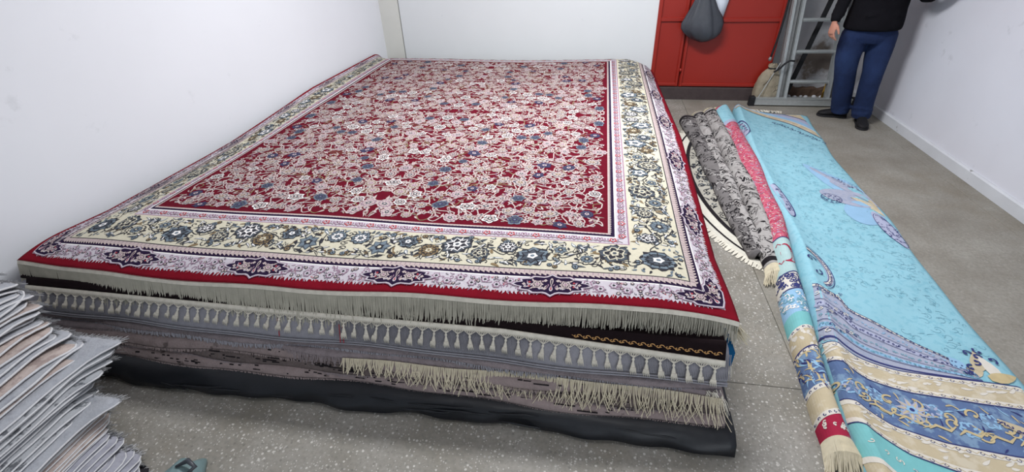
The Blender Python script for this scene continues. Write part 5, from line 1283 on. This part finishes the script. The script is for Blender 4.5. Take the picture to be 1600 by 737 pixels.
loft(mb, [(2.18, 4.86, 1.36, .06, .07), (2.12, 4.865, 1.33, .066, .068), (2.085, 4.87, 1.25, .062, .062), (2.06, 4.87, 1.15, .055, .055), (2.045, 4.86, 1.06, .051, .052), (2.022, 4.835, .98, .046, .048), (2.003, 4.81, .92, .041, .043), (1.998, 4.802, .895, .036, .040)])
loft(mb, [(2.48, 4.86, 1.36, .06, .07), (2.535, 4.855, 1.33, .066, .068), (2.575, 4.84, 1.24, .060, .060), (2.605, 4.81, 1.14, .053, .053), (2.615, 4.775, 1.085, .050, .050), (2.605, 4.70, 1.095, .047, .045), (2.585, 4.60, 1.155, .042, .042), (2.57, 4.535, 1.195, .037, .037)])
for z, x, y in ((.955, 2.015, 4.825), (.985, 2.023, 4.835), (1.02, 2.034, 4.85)): mb.tube([(x + .047 * math.cos(a), y + .047 * math.sin(a), z + .008 * math.sin(a * 2)) for a in np.linspace(0, 2 * PI, 12)], .008, 6)
for k in range(5): mb.tube([(2.17 + .05 * k, 4.728, .93 + .03 * (k % 2)), (2.22 + .05 * k, 4.722, .95 + .02 * (k % 3)), (2.28 + .05 * k, 4.726, .94)], [.004, .010, .004], 6)
organic('fleece', mb, MT['hoodie'], per, .011, 5)
def hand(name, base, dirv, side, palm_n, parent, curl=.5):
    """base: wrist; dirv: towards the fingertips; side: towards the thumb; palm_n: palm facing"""
    D = Vector(dirv).normalized(); S_ = Vector(side); S_ = (S_ - D * S_.dot(D)).normalized(); Nn = Vector(palm_n); Nn = (Nn - D * Nn.dot(D) - S_ * Nn.dot(S_)).normalized(); B = Vector(base); mb = MB()
    def q(d, s_, n_): return B + D * d + S_ * s_ + Nn * n_
    def el(mb, pts, n=12):
        rings = []
        for c, a, b in pts: rings.append([c + S_ * math.cos(2 * PI * j / n) * a + Nn * math.sin(2 * PI * j / n) * b for j in range(n)])
        mb.rings(rings)
    el(mb, [(q(-.03, 0, 0), .024, .019), (q(0, 0, 0), .026, .018), (q(.025, .002, 0), .034, .017), (q(.055, .002, 0), .040, .016), (q(.08, .0, 0), .039, .013), (q(.09, 0, 0), .030, .009)], 18)
    for s_, L_, cu in ((.029, .070, .8), (.0095, .078, 1.0), (-.0105, .072, 1.1), (-.029, .056, 1.2)):
        p = q(.078, s_, 0); a = .25 * curl; pts = [q(.06, s_ * .9, 0), p]
        for f in (.45, .30, .25):
            a += curl * cu * .62; p = p + (D * math.cos(a) + Nn * math.sin(a) + S_ * s_ * .8) * L_ * f; pts.append(p)
        mb.tube(pts, [.0085, .0092, .0088, .0080, .0062], 10)
        ball(mb, tuple(pts[-1]), .0064, 8)
    pts = [q(.012, .022, .004), q(.035, .044, .010), q(.060, .056, .018), q(.082, .060, .026)]; mb.tube(pts, [.013, .012, .010, .0075], 10); ball(mb, tuple(pts[-1]), .0076, 8)
    return organic(name, mb, MT['skin'], parent, .0030, 3)
hand('hand', (1.996, 4.80, .888), (-.06, -.14, -1), (.25, -1, .1), (1, .25, 0), per, .55)
hand('hand', (2.562, 4.50, 1.215), (-.15, -.8, .45), (-1, 0, .2), (.1, .3, 1), per, .7)
# shoes
def shoe(ank, toe, parent):
    A = Vector((ank[0], ank[1], 0)); T = Vector((toe[0], toe[1], 0)); d = (T - A).normalized(); s_ = Vector((-d.y, d.x, 0)); L_ = (T - A).length; rings = []; so = []
    for f, w_, h in ((-.28, .016, .03), (-.26, .030, .055), (-.12, .038, .085), (.05, .040, .092), (.25, .040, .082), (.45, .045, .066), (.68, .050, .052), (.85, .044, .042), (.95, .030, .034), (1.0, .012, .024)):
        c = A + d * L_ * f; rings.append([c + s_ * math.cos(2 * PI * j / 16) * w_ + Vector((0, 0, max(.010, .010 + h * (.5 + .5 * math.sin(2 * PI * j / 16))))) for j in range(16)])
    mb = MB(); mb.rings(rings); loft(mb, [(ank[0], ank[1], .05, .038, .042), (ank[0], ank[1], .12, .04, .045)], 14)
    o = organic('shoe', mb, MT['shoe'], parent, .007, 3)
    mb = MB(); pr = [(-.29, .024), (-.22, .038), (0, .040), (.25, .040), (.5, .047), (.7, .052), (.88, .045), (.98, .026), (1.02, .010)]
    Lp = [A + d * L_ * f + s_ * w_ for f, w_ in pr] + [A + d * L_ * f - s_ * w_ for f, w_ in pr[::-1]]
    mb.rings([[p + Vector((0, 0, .001)) for p in Lp], [p + Vector((0, 0, .018)) for p in Lp]]); mb.build('sole', MT['rubber'], o)
shoe((2.385, 4.985), (2.195, 5.03), per); shoe((2.50, 4.83), (2.445, 4.62), per)
# head (above the frame, built all the same)
mb = MB(); ball(mb, (2.33, 4.845, 1.625), (.078, .098, .108), 24); ball(mb, (2.33, 4.80, 1.575), (.058, .062, .060), 18); loft(mb, [(2.33, 4.865, 1.42, .058, .058), (2.33, 4.855, 1.50, .054, .056), (2.33, 4.85, 1.56, .054, .06)], 18)
mb.tube([(2.33, 4.755, 1.635), (2.33, 4.742, 1.61), (2.33, 4.732, 1.59), (2.33, 4.752, 1.582)], [.007, .010, .014, .008], 10)
for s_ in (-1, 1):
    ball(mb, (2.33 + s_ * .080, 4.86, 1.61), (.010, .020, .030), 12); ball(mb, (2.33 + s_ * .014, 4.745, 1.588), .008, 8)
mb.tube([(2.305, 4.752, 1.553), (2.33, 4.744, 1.556), (2.355, 4.752, 1.553)], [.004, .007, .004], 8); mb.tube([(2.308, 4.752, 1.545), (2.33, 4.746, 1.542), (2.352, 4.752, 1.545)], [.004, .007, .004], 8)
hd = organic('head', mb, MT['skin'], per, .006, 3)
for s_ in (-1, 1):
    mb = MB(); ball(mb, (2.33 + s_ * .031, 4.757, 1.622), .0105, 12); mb.build('eye', MT['eyew'], hd, True); mb = MB(); ball(mb, (2.33 + s_ * .031, 4.7475, 1.622), .0045, 8); mb.build('pupil', MT['hair'], hd, True)
mb = MB(); n = 24; rings = []
for a in np.linspace(.02, 1.75, 9):
    rings.append([(2.33 + .086 * math.sin(a) * math.cos(t), 4.855 + (.106 if math.sin(t) > -.2 or a < 1.15 else .10) * math.sin(a) * math.sin(t), 1.635 + .112 * math.cos(a if math.sin(t) > -.35 else min(a, 1.12))) for t in np.linspace(0, 2 * PI, n + 1)[:-1]])
mb.rings(rings); organic('hair', mb, MT['hair'], hd, .008, 2)
